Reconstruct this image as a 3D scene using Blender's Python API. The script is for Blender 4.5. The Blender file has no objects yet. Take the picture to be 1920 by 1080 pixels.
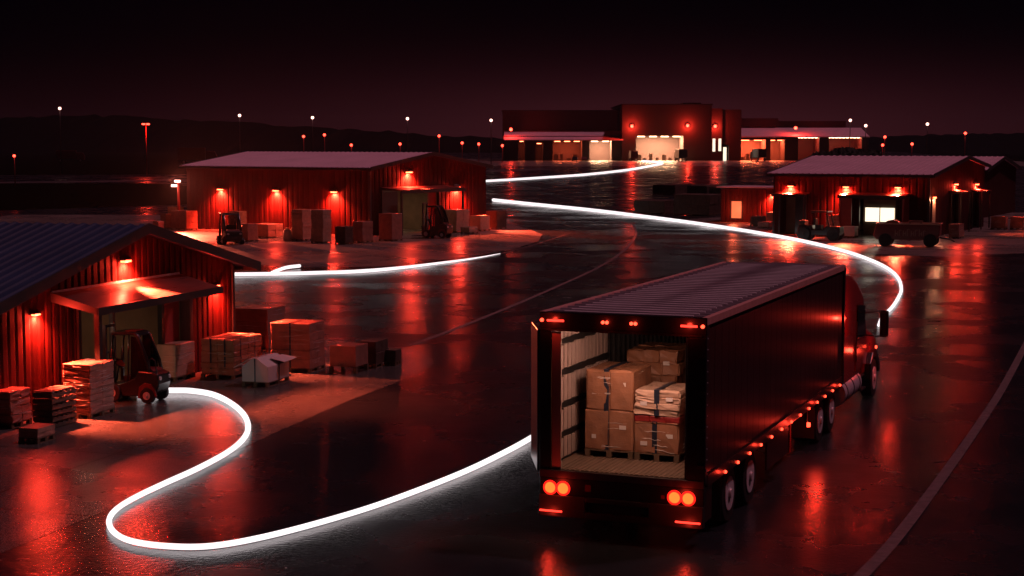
import bpy, bmesh, math, random
from mathutils import Matrix, Vector
random.seed(7)
R = math.radians
sc = bpy.context.scene
COL = sc.collection

# ------------------------------------------------------------------ materials
def nt(name):
    m = bpy.data.materials.new(name); m.use_nodes = True
    return m, m.node_tree.nodes, m.node_tree.links, m.node_tree.nodes['Principled BSDF']

def mat(name, base, rough=.6, metal=0., var=.15, scale=6., bump=0., bscale=60., rvar=0., coat=0., spec=.5, stretch=(1, 1, 1), coords='Object', wrap=False):
    m, N, L, b = nt(name)
    b.inputs['Roughness'].default_value = rough
    b.inputs['Metallic'].default_value = metal
    b.inputs['Coat Weight'].default_value = coat
    b.inputs['Coat Roughness'].default_value = .12
    b.inputs['Specular IOR Level'].default_value = spec
    tc = N.new('ShaderNodeTexCoord'); mp = N.new('ShaderNodeMapping')
    mp.inputs['Scale'].default_value = stretch
    L.new(tc.outputs[coords], mp.inputs['Vector'])
    nz = N.new('ShaderNodeTexNoise'); nz.inputs['Scale'].default_value = scale; nz.inputs['Detail'].default_value = 6
    L.new(mp.outputs['Vector'], nz.inputs['Vector'])
    mx = N.new('ShaderNodeMix'); mx.data_type = 'RGBA'
    mx.inputs['A'].default_value = (*[c*(1-var*1.6) for c in base], 1)
    mx.inputs['B'].default_value = (*[min(1, c*(1+var*1.6)) for c in base], 1)
    L.new(nz.outputs['Fac'], mx.inputs['Factor']); L.new(mx.outputs['Result'], b.inputs['Base Color'])
    if rvar:
        mr = N.new('ShaderNodeMapRange'); mr.inputs['From Min'].default_value = .3; mr.inputs['From Max'].default_value = .7
        mr.inputs['To Min'].default_value = max(.03, rough-rvar); mr.inputs['To Max'].default_value = min(1, rough+rvar)
        L.new(nz.outputs['Fac'], mr.inputs['Value']); L.new(mr.outputs['Result'], b.inputs['Roughness'])
    if bump:
        n2 = N.new('ShaderNodeTexNoise'); n2.inputs['Scale'].default_value = bscale; n2.inputs['Detail'].default_value = 4
        L.new(mp.outputs['Vector'], n2.inputs['Vector'])
        bp = N.new('ShaderNodeBump'); bp.inputs['Strength'].default_value = 1; bp.inputs['Distance'].default_value = bump
        L.new(n2.outputs['Fac'], bp.inputs['Height']); L.new(bp.outputs['Normal'], b.inputs['Normal'])
    if wrap:
        mw = N.new('ShaderNodeMapping'); mw.inputs['Scale'].default_value = (1, 1, 3.2); mw.inputs['Rotation'].default_value = (.3, .2, 0)
        L.new(tc.outputs['Object'], mw.inputs['Vector'])
        wz = N.new('ShaderNodeTexNoise'); wz.inputs['Scale'].default_value = 5.5; wz.inputs['Detail'].default_value = 5; wz.inputs['Distortion'].default_value = 1.6; wz.inputs['Roughness'].default_value = .6
        L.new(mw.outputs['Vector'], wz.inputs['Vector'])
        bw = N.new('ShaderNodeBump'); bw.inputs['Distance'].default_value = .05; bw.inputs['Strength'].default_value = 1
        L.new(wz.outputs['Fac'], bw.inputs['Height']); L.new(bw.outputs['Normal'], b.inputs['Coat Normal'])
        b.inputs['Coat Weight'].default_value = .85; b.inputs['Coat Roughness'].default_value = .14
    return m

def emit(name, col, s):
    m, N, L, b = nt(name)
    b.inputs['Base Color'].default_value = (.02, .02, .02, 1)
    b.inputs['Emission Color'].default_value = (*col, 1); b.inputs['Emission Strength'].default_value = s
    return m

def ground_mat(name, base, r0, r1, fine, var, cracks=False):
    """wet paving: puddled patches are smooth, drained patches rougher, aggregate bump"""
    m, N, L, b = nt(name)
    ge = N.new('ShaderNodeNewGeometry'); b.inputs['Specular IOR Level'].default_value = .3
    big = N.new('ShaderNodeTexNoise'); big.inputs['Scale'].default_value = .17; big.inputs['Detail'].default_value = 7; big.inputs['Roughness'].default_value = .62
    L.new(ge.outputs['Position'], big.inputs['Vector'])
    mr = N.new('ShaderNodeMapRange'); mr.inputs['From Min'].default_value = .38; mr.inputs['From Max'].default_value = .62
    mr.inputs['To Min'].default_value = r0; mr.inputs['To Max'].default_value = r1
    L.new(big.outputs['Fac'], mr.inputs['Value']); L.new(mr.outputs['Result'], b.inputs['Roughness'])
    med = N.new('ShaderNodeTexNoise'); med.inputs['Scale'].default_value = 2.3; med.inputs['Detail'].default_value = 8; med.inputs['Roughness'].default_value = .7
    mpv = N.new('ShaderNodeMapping'); mpv.inputs['Scale'].default_value = (1, .35, 1)
    L.new(ge.outputs['Position'], mpv.inputs['Vector']); L.new(mpv.outputs['Vector'], med.inputs['Vector'])
    mx = N.new('ShaderNodeMix'); mx.data_type = 'RGBA'
    mx.inputs['A'].default_value = (*[c*(1-var) for c in base], 1); mx.inputs['B'].default_value = (*[c*(1+var) for c in base], 1)
    L.new(med.outputs['Fac'], mx.inputs['Factor'])
    gr = N.new('ShaderNodeTexNoise'); gr.inputs['Scale'].default_value = 34; gr.inputs['Detail'].default_value = 2
    L.new(ge.outputs['Position'], gr.inputs['Vector'])
    gm = N.new('ShaderNodeMapRange'); gm.inputs['From Min'].default_value = .35; gm.inputs['From Max'].default_value = .65; gm.inputs['To Min'].default_value = .35; gm.inputs['To Max'].default_value = 1.7
    L.new(gr.outputs['Fac'], gm.inputs['Value'])
    gx = N.new('ShaderNodeMix'); gx.data_type = 'RGBA'; gx.blend_type = 'MULTIPLY'; gx.inputs['Factor'].default_value = 1; gx.clamp_result = False
    L.new(mx.outputs['Result'], gx.inputs['A']); L.new(gm.outputs['Result'], gx.inputs['B'])
    out = gx.outputs['Result']
    if cracks:
        br = N.new('ShaderNodeTexBrick'); br.inputs['Scale'].default_value = 1
        br.inputs['Brick Width'].default_value = 5.2; br.inputs['Row Height'].default_value = 5.2; br.inputs['Mortar Size'].default_value = .035
        br.offset = 0; br.inputs['Color1'].default_value = (1, 1, 1, 1); br.inputs['Color2'].default_value = (.86, .86, .86, 1); br.inputs['Mortar'].default_value = (.25, .25, .25, 1)
        rt = N.new('ShaderNodeMapping'); rt.inputs['Rotation'].default_value = (0, 0, R(-72 if cracks == 1 else -56)); rt.inputs['Location'].default_value = (1.3, 2.2, 0)
        L.new(ge.outputs['Position'], rt.inputs['Vector']); L.new(rt.outputs['Vector'], br.inputs['Vector'])
        m2 = N.new('ShaderNodeMix'); m2.data_type = 'RGBA'; m2.blend_type = 'MULTIPLY'; m2.inputs['Factor'].default_value = 1
        L.new(out, m2.inputs['A']); L.new(br.outputs['Color'], m2.inputs['B']); out = m2.outputs['Result']
    L.new(out, b.inputs['Base Color'])
    fn = N.new('ShaderNodeTexNoise'); fn.inputs['Scale'].default_value = 11; fn.inputs['Detail'].default_value = 3
    L.new(ge.outputs['Position'], fn.inputs['Vector'])
    b1 = N.new('ShaderNodeBump'); b1.inputs['Distance'].default_value = fine; b1.inputs['Strength'].default_value = 1
    L.new(fn.outputs['Fac'], b1.inputs['Height'])
    b2 = N.new('ShaderNodeBump'); b2.inputs['Distance'].default_value = fine*2.2; b2.inputs['Strength'].default_value = .8
    L.new(med.outputs['Fac'], b2.inputs['Height']); L.new(b1.outputs['Normal'], b2.inputs['Normal'])
    L.new(b2.outputs['Normal'], b.inputs['Normal'])
    return m

M = {}
M['asphalt'] = ground_mat('wet_asphalt', (.017, .021, .025), .15, .36, .006, .45)
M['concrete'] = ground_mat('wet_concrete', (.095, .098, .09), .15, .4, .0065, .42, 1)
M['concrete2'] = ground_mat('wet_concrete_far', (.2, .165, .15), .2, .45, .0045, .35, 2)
M['field'] = mat('dark_field', (.003, .004, .003), 1, spec=0, var=.4, scale=.08, bump=.05, bscale=2, coords='Object')
M['road'] = mat('old_road', (.06, .05, .055), .6, var=.2, scale=.4)
M['paint'] = mat('road_paint', (.17, .13, .13), .5, var=.62, scale=5, bump=.002, bscale=40)
M['paint_faint'] = mat('worn_paint_and_line_tail', (.26, .19, .19), .5, var=.6, scale=5)
M['wall'] = mat('painted_steel_wall', (.06, .011, .01), .7, spec=.12, var=.22, scale=1.4, stretch=(1, 1, .25), bump=.003, bscale=6)
M['wall_far'] = mat('far_hall_wall', (.05, .03, .03), .7, var=.15, scale=.1)
M['roof_navy'] = mat('dark_roof_sheet', (.03, .055, .13), .5, metal=.0, spec=.4, var=.25, scale=.8)
M['roof_pale'] = mat('pale_roof_sheet', (.8, .52, .62), .6, metal=.0, var=.12, scale=.5)
M['trim'] = mat('dark_trim', (.035, .03, .032), .45, var=.2)
M['canopy'] = mat('canopy_sheet', (.2, .09, .075), .36, metal=.55, var=.3, scale=3, stretch=(.3, 6, 1), rvar=.1)
M['inner'] = mat('interior_lining', (.22, .15, .1), .8, var=.35, scale=1.2)
M['steel'] = mat('steel_post', (.06, .055, .055), .4, metal=.6)
M['door_red'] = mat('red_door', (.42, .06, .05), .5, var=.2, scale=2)
M['card'] = mat('cardboard', (.36, .15, .075), .55, var=.3, scale=4, bump=.012, bscale=9, wrap=True)
M['card_pale'] = mat('pale_cardboard', (.6, .38, .27), .55, var=.18, scale=4, bump=.01, bscale=8, wrap=True)
M['card_red'] = mat('reddish_carton', (.42, .17, .12), .5, var=.3, scale=4, bump=.01, bscale=9, wrap=True)
M['card_dark'] = mat('dark_carton', (.11, .075, .06), .55, var=.35, scale=4, bump=.004, bscale=12, coat=.0, spec=.2)
M['white_card'] = mat('white_carton', (.78, .68, .64), .6, var=.08, scale=3, bump=.003, bscale=8)
M['strap'] = mat('plastic_strap', (.025, .03, .05), .3, var=.3, scale=30)
M['strap_red'] = mat('red_strap', (.3, .03, .03), .35, var=.3, scale=20)
M['wood'] = mat('pallet_wood', (.16, .1, .06), .8, var=.4, scale=8, stretch=(1, 5, 1))
M['rubber'] = mat('rubber', (.015, .015, .016), .6, var=.2, bump=.003)
M['rim'] = mat('wheel_rim', (.8, .8, .85), .4, metal=.1, var=.15)
M['black'] = mat('black_paint', (.018, .017, .018), .3, var=.2, coat=.3)
M['body_red'] = mat('red_vehicle_paint', (.2, .018, .016), .5, var=.2, coat=.1)
M['truck_side'] = mat('trailer_side_skin', (.06, .014, .014), .34, metal=.25, var=.2, scale=.6, stretch=(4, 1, .3), bump=.004, bscale=2.2, coat=.3)
M['truck_roof'] = mat('trailer_roof_skin', (.42, .35, .4), .36, metal=.1, var=.3, scale=1.2)
M['rail'] = mat('trailer_rail', (.2, .16, .16), .28, metal=.8, var=.2)
M['seam'] = mat('rib_highlight', (.95, .85, .9), .4)  # pale strips painted in for the light edges of the roof ribs
M['film'] = mat('wrap_highlights', (.75, .66, .6), .18, var=.2)  # pale tone stands in for gloss streaks on wrapped loads
M['rail_glint'] = mat('rail_highlight', (.95, .42, .38), .4, var=.2)  # pale red imitates the edge highlights along the trailer top rails
M['cab'] = mat('cab_paint', (.5, .035, .03), .25, var=.1, coat=.6)
M['liner'] = mat('trailer_liner', (.5, .36, .31), .5, var=.25, scale=3, stretch=(6, 1, .5), bump=.01, bscale=5)
M['deck'] = mat('trailer_deck', (.2, .13, .09), .5, var=.4, scale=5, stretch=(.6, 6, 1))
M['glass'] = mat('dark_glass', (.01, .01, .013), .08, var=.1)
M['alu'] = mat('tank_aluminium', (.75, .75, .8), .35, metal=.2, var=.15)
M['bark'] = mat('dark_foliage', (.018, .03, .014), .9, var=.5, scale=1)
M['hill'] = mat('night_hill', (.002, .002, .002), 1, spec=0, var=.3, scale=.01)
RED = (1, .04, .02)
M['lens'] = emit('lamp_lens', (1, .11, .035), 12)
M['tail'] = emit('tail_lens', (1, .1, .014), 3)
M['ring'] = emit('tail_halo', (1, .012, .008), 1.6)  # glowing ring added for the red halo round each tail light
M['marker'] = emit('marker_lens', (1, .045, .02), 6)
M['bar'] = emit('bar_lens', (1, .03, .018), 3.5)
M['white_head'] = emit('white_lamp_head', (1, .5, .4), 5)
M['red_head'] = emit('red_lamp_head', (1, .045, .025), 9)
M['line'] = emit('luminous_line', (1, .88, .9), 1.35)
M['window_white'] = emit('lit_window', (1, .82, .6), 1.6)
M['window_orange'] = emit('lit_orange_window', (1, .17, .06), 1.2)
M['strip'] = emit('hall_strip_light', (1, .55, .3), 14)
M['strip_red'] = emit('hall_red_strip_light', (1, .2, .08), 10)

# ------------------------------------------------------------------ mesh helper
class MB:
    def __init__(s): s.v = []; s.f = []; s.sm = []
    def add(s, vs, fs, smooth=False):
        o = len(s.v); s.v += [tuple(v) for v in vs]; s.f += [tuple(i+o for i in f) for f in fs]; s.sm += [smooth]*len(fs); return s
    def box(s, c, d, rot=None, taper=1.):
        x, y, z = d[0]/2, d[1]/2, d[2]/2
        vs = [Vector((sx*x*(taper if sz > 0 else 1), sy*y*(taper if sz > 0 else 1), sz*z)) for sz in (-1, 1) for sy in (-1, 1) for sx in (-1, 1)]
        if rot is not None: vs = [rot @ v for v in vs]
        vs = [v+Vector(c) for v in vs]
        return s.add(vs, [(0, 2, 3, 1), (4, 5, 7, 6), (0, 1, 5, 4), (2, 6, 7, 3), (0, 4, 6, 2), (1, 3, 7, 5)])
    def b2(s, a, b):
        return s.box([(a[i]+b[i])/2 for i in range(3)], [abs(b[i]-a[i]) for i in range(3)])
    def prism(s, poly, y0, y1, axis='y'):
        """poly of (x,z) extruded along y (or (y,z) along x, or (x,y) along z)"""
        def P(p, t): return (p[0], t, p[1]) if axis == 'y' else ((t, p[0], p[1]) if axis == 'x' else (p[0], p[1], t))
        n = len(poly)
        return s.add([P(p, y0) for p in poly]+[P(p, y1) for p in poly],
                     [tuple(range(n)), tuple(range(2*n-1, n-1, -1))]+[(i, (i+1) % n, n+(i+1) % n, n+i) for i in range(n)])
    def cyl(s, p0, p1, r0, r1=None, n=16, smooth=True):
        r1 = r0 if r1 is None else r1
        p0 = Vector(p0); p1 = Vector(p1); d = (p1-p0).normalized()
        a = d.orthogonal().normalized(); b = d.cross(a)
        ring = lambda p, r: [p+a*math.cos(2*math.pi*i/n)*r+b*math.sin(2*math.pi*i/n)*r for i in range(n)]
        o = len(s.v); s.v += [tuple(v) for v in ring(p0, r0)+ring(p1, r1)]
        for i in range(n):
            s.f.append((o+i, o+(i+1) % n, o+n+(i+1) % n, o+n+i)); s.sm.append(smooth)
        s.f.append(tuple(o+i for i in range(n-1, -1, -1))); s.f.append(tuple(o+n+i for i in range(n))); s.sm += [False, False]
        return s
    def tube(s, pts, rs, n=8):
        pts = [Vector(p) for p in pts]; o = len(s.v); k = len(pts)
        if not hasattr(rs, '__len__'): rs = [rs]*k
        for i, p in enumerate(pts):
            d = (pts[min(i+1, k-1)]-pts[max(i-1, 0)]).normalized()
            up = Vector((0, 0, 1)) if abs(d.z) < .95 else Vector((1, 0, 0))
            a = d.cross(up).normalized(); b = a.cross(d)
            s.v += [tuple(p+a*math.cos(2*math.pi*j/n)*rs[i]+b*math.sin(2*math.pi*j/n)*rs[i]) for j in range(n)]
        for i in range(k-1):
            for j in range(n):
                s.f.append((o+i*n+j, o+i*n+(j+1) % n, o+(i+1)*n+(j+1) % n, o+(i+1)*n+j)); s.sm.append(True)
        s.f.append(tuple(o+j for j in range(n-1, -1, -1))); s.f.append(tuple(o+(k-1)*n+j for j in range(n))); s.sm += [False, False]
        return s
    def build(s, name, m, parent=None, bevel=0, loc=None, fix=True):
        me = bpy.data.meshes.new(name); me.from_pydata(s.v, [], s.f)
        me.polygons.foreach_set('use_smooth', s.sm)
        me.materials.append(m)
        if fix:
            bm = bmesh.new(); bm.from_mesh(me); bmesh.ops.recalc_face_normals(bm, faces=bm.faces); bm.to_mesh(me); bm.free()
        o = bpy.data.objects.new(name, me); COL.objects.link(o)
        if parent: o.parent = parent
        if loc: o.location = loc
        if bevel:
            bv = o.modifiers.new('bevel', 'BEVEL'); bv.width = bevel; bv.segments = 2; bv.limit_method = 'ANGLE'; bv.angle_limit = R(40)
        return o

def box(name, m, parent, a, b, bevel=0): return MB().b2(a, b).build(name, m, parent, bevel)

def tag(o, label=None, cat=None, group=None, kind=None):
    for k, v in (('label', label), ('category', cat), ('group', group), ('kind', kind)):
        if v: o[k] = v
    return o
def thing(name, label, cat, loc=(0, 0, 0), rz=0, group=None):
    o = bpy.data.objects.new(name, None); COL.objects.link(o); o.empty_display_size = .2
    o.location = loc; o.rotation_euler = (0, 0, R(rz)); return tag(o, label, cat, group)
def struct(o): return tag(o, kind='structure')
def copy_tree(o, parent=None):
    c = o.copy(); COL.objects.link(c); c.parent = parent
    if parent is not None: c.matrix_parent_inverse = o.matrix_parent_inverse
    for ch in list(o.children): copy_tree(ch, c)
    return c

class Frame:
    """ground frame: x axis points `deg` right of straight ahead, y axis to its left"""
    def __init__(s, o, deg):
        a = R(deg); s.o = o; s.rz = 90-deg; s.u = (math.sin(a), math.cos(a)); s.v = (-math.cos(a), math.sin(a))
    def w(s, x, y, z=0): return (s.o[0]+s.u[0]*x+s.v[0]*y, s.o[1]+s.u[1]*x+s.v[1]*y, z)

def light(kind, name, loc, col, power, size=.1, parent=None, rot=None, spot=120, blend=.9, sy=None):
    d = bpy.data.lights.new(name, kind); d.color = col; d.energy = power
    if kind == 'AREA':
        d.size = size
        if sy: d.shape = 'RECTANGLE'; d.size_y = sy
    else: d.shadow_soft_size = size
    if kind == 'SPOT': d.spot_size = R(spot); d.spot_blend = blend
    o = bpy.data.objects.new(name, d); COL.objects.link(o); o.location = loc
    if parent: o.parent = parent
    if rot: o.rotation_euler = rot
    return o

# ------------------------------------------------------------------ camera
cam = bpy.data.cameras.new('camera'); co = bpy.data.objects.new('camera', cam); COL.objects.link(co)
co.location = (0, 0, 6.6); co.rotation_euler = (math.pi/2-math.atan(272/3050), 0, 0)
cam.sensor_width = 36; cam.lens = 3050/1920*36; cam.clip_start = .5; cam.clip_end = 6000
sc.camera = co

# ------------------------------------------------------------------ world: night sky with the red glow of the yards low over the horizon
w = bpy.data.worlds.new('World'); sc.world = w; w.use_nodes = True
N = w.node_tree.nodes; L = w.node_tree.links; bg = N['Background']
tc = N.new('ShaderNodeTexCoord'); sp = N.new('ShaderNodeSeparateXYZ'); L.new(tc.outputs['Generated'], sp.inputs[0])
def mth(op, a, b=None):
    n = N.new('ShaderNodeMath'); n.operation = op
    for i, v in enumerate((a, b)):
        if v is None: continue
        if isinstance(v, (int, float)): n.inputs[i].default_value = v
        else: L.new(v, n.inputs[i])
    return n.outputs[0]
zz = mth('MAXIMUM', sp.outputs['Z'], 0)
fall = mth('EXPONENT', mth('MULTIPLY', mth('MULTIPLY', zz, zz), -640.))            # glow dies within a few degrees
az = mth('SUBTRACT', sp.outputs['X'], .10)
lobe = mth('EXPONENT', mth('MULTIPLY', mth('MULTIPLY', az, az), -22.))
lobe = mth('ADD', mth('MULTIPLY', lobe, .8), .2)
g = mth('MULTIPLY', fall, lobe)
front = mth('MAXIMUM', mth('MULTIPLY', mth('ADD', sp.outputs['Y'], .2), .83), .15)
g = mth('MULTIPLY', g, front)
glow = N.new('ShaderNodeMix'); glow.data_type = 'RGBA'; glow.blend_type = 'ADD'; glow.inputs['Factor'].default_value = 1
gc = N.new('ShaderNodeCombineColor')
L.new(mth('MULTIPLY', g, .038), gc.inputs[0]); L.new(mth('MULTIPLY', g, .0072), gc.inputs[1]); L.new(mth('MULTIPLY', g, .0098), gc.inputs[2])
sky = N.new('ShaderNodeTexSky'); sky.sky_type = 'NISHITA'; sky.sun_disc = False; sky.sun_elevation = R(62); sky.sun_rotation = R(-20)
sk = N.new('ShaderNodeMix'); sk.data_type = 'RGBA'; sk.blend_type = 'MULTIPLY'; sk.inputs['Factor'].default_value = 1
sk.inputs['B'].default_value = (.00001, .00001, .00012, 1); L.new(sky.outputs['Color'], sk.inputs['A'])
L.new(sk.outputs['Result'], glow.inputs['A']); L.new(gc.outputs['Color'], glow.inputs['B'])
L.new(glow.outputs['Result'], bg.inputs['Color']); bg.inputs['Strength'].default_value = 1
# moon
sun = light('SUN', 'moonlight', (0, 0, 50), (1, .39, .5), .68)
sun.data.angle = R(3); sun.rotation_euler = Vector((.46, .22, .86)).to_track_quat('Z', 'Y').to_euler()

# ------------------------------------------------------------------ ground
def sheet(name, pts, z, m, st=True):
    o = MB().add([(x, y, z) for x, y in pts], [tuple(range(len(pts)))]).build(name, m)
    return struct(o) if st else o
def smooth(pts, k=6):
    out = []
    P = [pts[0]]+list(pts)+[pts[-1]]
    for i in range(1, len(P)-2):
        for j in range(k):
            t = j/k
            out.append(tuple(.5*((2*P[i][a])+(-P[i-1][a]+P[i+1][a])*t+(2*P[i-1][a]-5*P[i][a]+4*P[i+1][a]-P[i+2][a])*t*t+(-P[i-1][a]+3*P[i][a]-3*P[i+1][a]+P[i+2][a])*t**3) for a in range(len(pts[0]))))
    out.append(tuple(pts[-1])); return out
def ribbon(name, pts, wd, z, m):
    pts = smooth(pts, 8); vs = []; fs = []
    for i, p in enumerate(pts):
        a = Vector(pts[max(i-1, 0)]); b = Vector(pts[min(i+1, len(pts)-1)]); d = (b-a).normalized(); n = Vector((-d.y, d.x))
        q = Vector(p); k = wd[0]+(wd[1]-wd[0])*i/(len(pts)-1)
        vs += [(*(q+n*k/2), z), (*(q-n*k/2), z)]
        if i: fs.append((2*i-2, 2*i-1, 2*i+1, 2*i))
    return struct(MB().add(vs, fs).build(name, m))
sheet('ground', [(-2500, -60), (2500, -60), (2500, 3500), (-2500, 3500)], 0, M['asphalt'])
sheet('concrete_apron', [(-60, 5), (-16, 18), (-8.51, 24.97), (-7.14, 29.38), (-5.42, 36.71), (-4.24, 41.25), (-2.74, 46.06), (-2.3, 48.6), (-2.9, 51.5), (-8, 56), (-20, 62), (-60, 62)], .004, M['concrete'])
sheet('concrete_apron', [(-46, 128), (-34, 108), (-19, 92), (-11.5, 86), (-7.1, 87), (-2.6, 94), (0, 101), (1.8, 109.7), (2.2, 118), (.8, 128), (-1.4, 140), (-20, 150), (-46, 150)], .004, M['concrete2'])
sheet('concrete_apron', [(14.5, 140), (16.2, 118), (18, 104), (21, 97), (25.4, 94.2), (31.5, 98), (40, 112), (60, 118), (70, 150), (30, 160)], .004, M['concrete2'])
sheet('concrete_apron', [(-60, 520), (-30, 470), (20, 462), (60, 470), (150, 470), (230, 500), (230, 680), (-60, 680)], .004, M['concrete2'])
sheet('grass_field', [(-600, 150), (-60, 150), (-34, 175), (-42, 240), (-60, 268), (-600, 255)], .004, M['field'])
sheet('grass_field', [(-700, 300), (-70, 340), (-60, 600), (-200, 1300), (-1500, 1300)], .004, M['field'])
sheet('grass_field', [(80, 150), (600, 120), (1500, 1300), (300, 1300), (165, 480)], .004, M['field'])
ribbon('far_road', [(-140, 245), (-80, 275), (-40, 315), (10, 420)], (9, 12), .008, M['road'])
ribbon('painted_line', [(4.6, 22.9), (5.13, 23.95), (6.43, 26.76), (8.63, 32.03), (11.17, 38.28), (13.94, 45.32), (18.99, 58.74), (23, 70)], (.23, .2), .008, M['paint'])
ribbon('painted_line', [(-3.32, 52.95), (-2.08, 57.38), (-.21, 64.86), (2.23, 75.4), (4.92, 88.), (7.23, 102.4), (8.94, 117.4), (9.81, 131.2)], (.2, .16), .008, M['paint_faint'])
ribbon('painted_line', [(-60, 20), (-14, 29.5), (-12, 30.2), (-10.5, 29.9)], (.12, .12), .012, M['paint_faint'])

ribbon('painted_line', [(-.7, 97.), (1.02, 103.46), (2.55, 110.90), (4.2, 119)], (.14, .08), .008, M['paint_faint'])  # fading tail of the glowing line, laid down as pale paint
# hills
def hill(pts, y0, depth, seed):
    rnd = random.Random(seed); n = 160; vs = []; fs = []
    x0, x1 = pts[0][0], pts[-1][0]
    for i in range(n+1):
        x = x0+(x1-x0)*i/n
        for a, b in zip(pts, pts[1:]):
            if a[0] <= x <= b[0]: t = (x-a[0])/(b[0]-a[0]); t = t*t*(3-2*t); h = a[1]+(b[1]-a[1])*t
        h += rnd.uniform(-1.2, 1.2)*min(1, h/12)
        vs += [(x, y0, -1), (x, y0+depth*.35, h*.7), (x, y0+depth*.6, h), (x, y0+depth, -1)]
        if i:
            o = 4*(i-1)
            for k in range(3): fs.append((o+k, o+k+1, o+k+5, o+k+4))
    return struct(MB().add(vs, fs).build('hill', M['hill']))
hill([(-900, 3), (-480, 22), (-330, 28), (-240, 24), (-120, 17), (-40, 12), (60, 6), (120, 2)], 1100, 300, 1)
hill([(150, 2), (260, 10), (400, 14), (560, 18), (900, 8)], 1200, 300, 2)

# ------------------------------------------------------------------ buildings
def wall(name, m, parent, p0, p1, top, openings=(), pitch=.3, out=.03, z0=0.):
    """ribbed sheet wall from p0 to p1 (local xy); top(x) gives the height; outward normal on the right of p0->p1"""
    p0 = Vector(p0); p1 = Vector(p1); Ln = (p1-p0).length; d = (p1-p0)/Ln; n = Vector((d.y, -d.x))
    st = set([0., Ln])
    k = 0
    while k*pitch < Ln:
        for q in (0, .06, .22, .28): st.add(min(Ln, k*pitch+q*pitch/.3*1.0))
        k += 1
    for a, b, c, e in openings: st.add(a); st.add(b)
    st.add(max(0, min(Ln, getattr(top, 'peak', 0))))
    st = sorted(st); st = [s for i, s in enumerate(st) if i == 0 or s-st[i-1] > 1e-4]
    def off(x):
        r = (x % pitch)/pitch*.3
        return out if .05 < r < .23 else 0.
    vs = []; fs = []
    def V(x, z):
        q = p0+d*x+n*off(x); vs.append((q.x, q.y, z)); return len(vs)-1
    for a, b in zip(st, st[1:]):
        mid = (a+b)/2; segs = [(z0, None)]
        for oa, ob, oc, oe in openings:
            if oa-1e-6 < mid < ob+1e-6:
                new = []
                for s0, s1 in segs:
                    if oc > s0: new.append((s0, oc))
                    new.append((oe, s1))
                segs = new
        for s0, s1 in segs:
            ta, tb = (top(a), top(b)) if s1 is None else (s1, s1)
            i = [V(a, s0), V(b, s0), V(b, tb), V(a, ta)]; fs.append(tuple(i))
    return MB().add(vs, fs).build(name, m, parent, fix=False)

def roof_slab(name, m, parent, e0, e1, r0, r1, ribs=0, th=.1):
    """sloping slab: eave e0->e1, ridge r0->r1, with standing ribs from eave to ridge"""
    e0, e1, r0, r1 = map(Vector, (e0, e1, r0, r1)); up = Vector((0, 0, 1)); mb = MB()
    n = ribs or 1; vs = []; fs = []
    sts = []
    for i in range(n):
        for q, o in ((0, 0), (.42, 0), (.5, .045), (.62, .045), (.7, 0)):
            sts.append(((i+q)/n, o if ribs else 0))
    sts.append((1, 0))
    for t, o in sts:
        a = e0.lerp(e1, t); b = r0.lerp(r1, t)
        vs += [a+up*o, b+up*o, b-up*th, a-up*th]
    k = len(sts)
    for i in range(k-1):
        o = 4*i
        for j in range(4): fs.append((o+j, o+(j+1) % 4, o+4+(j+1) % 4, o+4+j))
    fs += [(0, 1, 2, 3), (4*k-4, 4*k-3, 4*k-2, 4*k-1)]
    return mb.add(vs, fs).build(name, m, parent)

def plane_fn(a, pk, h0, hp, Ln, h1):
    def t(x): return h0+(hp-h0)*x/pk if x <= pk else hp+(h1-hp)*(x-pk)/(Ln-pk)
    t.peak = pk; return t

WASH = 4.4
def wall_lamp(fr, x, y, z, nx, ny, label, power=300, spot=1300, scale=1., col=RED, tilt=.55, group='red wall lamps on the sheds'):
    """hooded wall lamp; (nx,ny) the outward wall normal in the building frame"""
    X, Y, _ = fr.w(x, y)
    ang = math.degrees(math.atan2(fr.u[1]*nx+fr.v[1]*ny, fr.u[0]*nx+fr.v[0]*ny))
    t = thing('wall_lamp', label, 'wall lamp', (X, Y, z), ang, group)
    s = scale
    MB().prism([(.0, .16*s), (.05*s, .1*s), (.2*s, .03*s), (.2*s, .0*s), (.0, -.01*s)], -.2*s, .2*s).build('housing', M['trim'], t, .01)
    MB().b2((.02*s, -.17*s, -.06*s), (.18*s, .17*s, -.003*s)).build('lens', M['lens'], t, .01)
    light('SPOT', 'wall_wash', ((.24 if scale < 1 else .19)*s, 0, -.09*s), (1, .05, .022), power*1.3*WASH*(3.0 if scale < 1 else 2.3), .05*s, t, rot=(0, .42, 0), spot=140, blend=.9)
    light('POINT', 'wall_glow', (.2*s, 0, -.1*s), col, power*(1.3 if scale < 1 else .4), .05*s, t)
    light('SPOT', 'yard_spot', (.32*s+.12, 0, -.12*s), (1, .1, .045), spot*(9 if scale < 1 else 3.2), .12*s, t, rot=(0, -tilt*(1.55 if scale > 1.3 else 1.3), 0), spot=52 if scale > 1.3 else 70, blend=.7)
    return t

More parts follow.
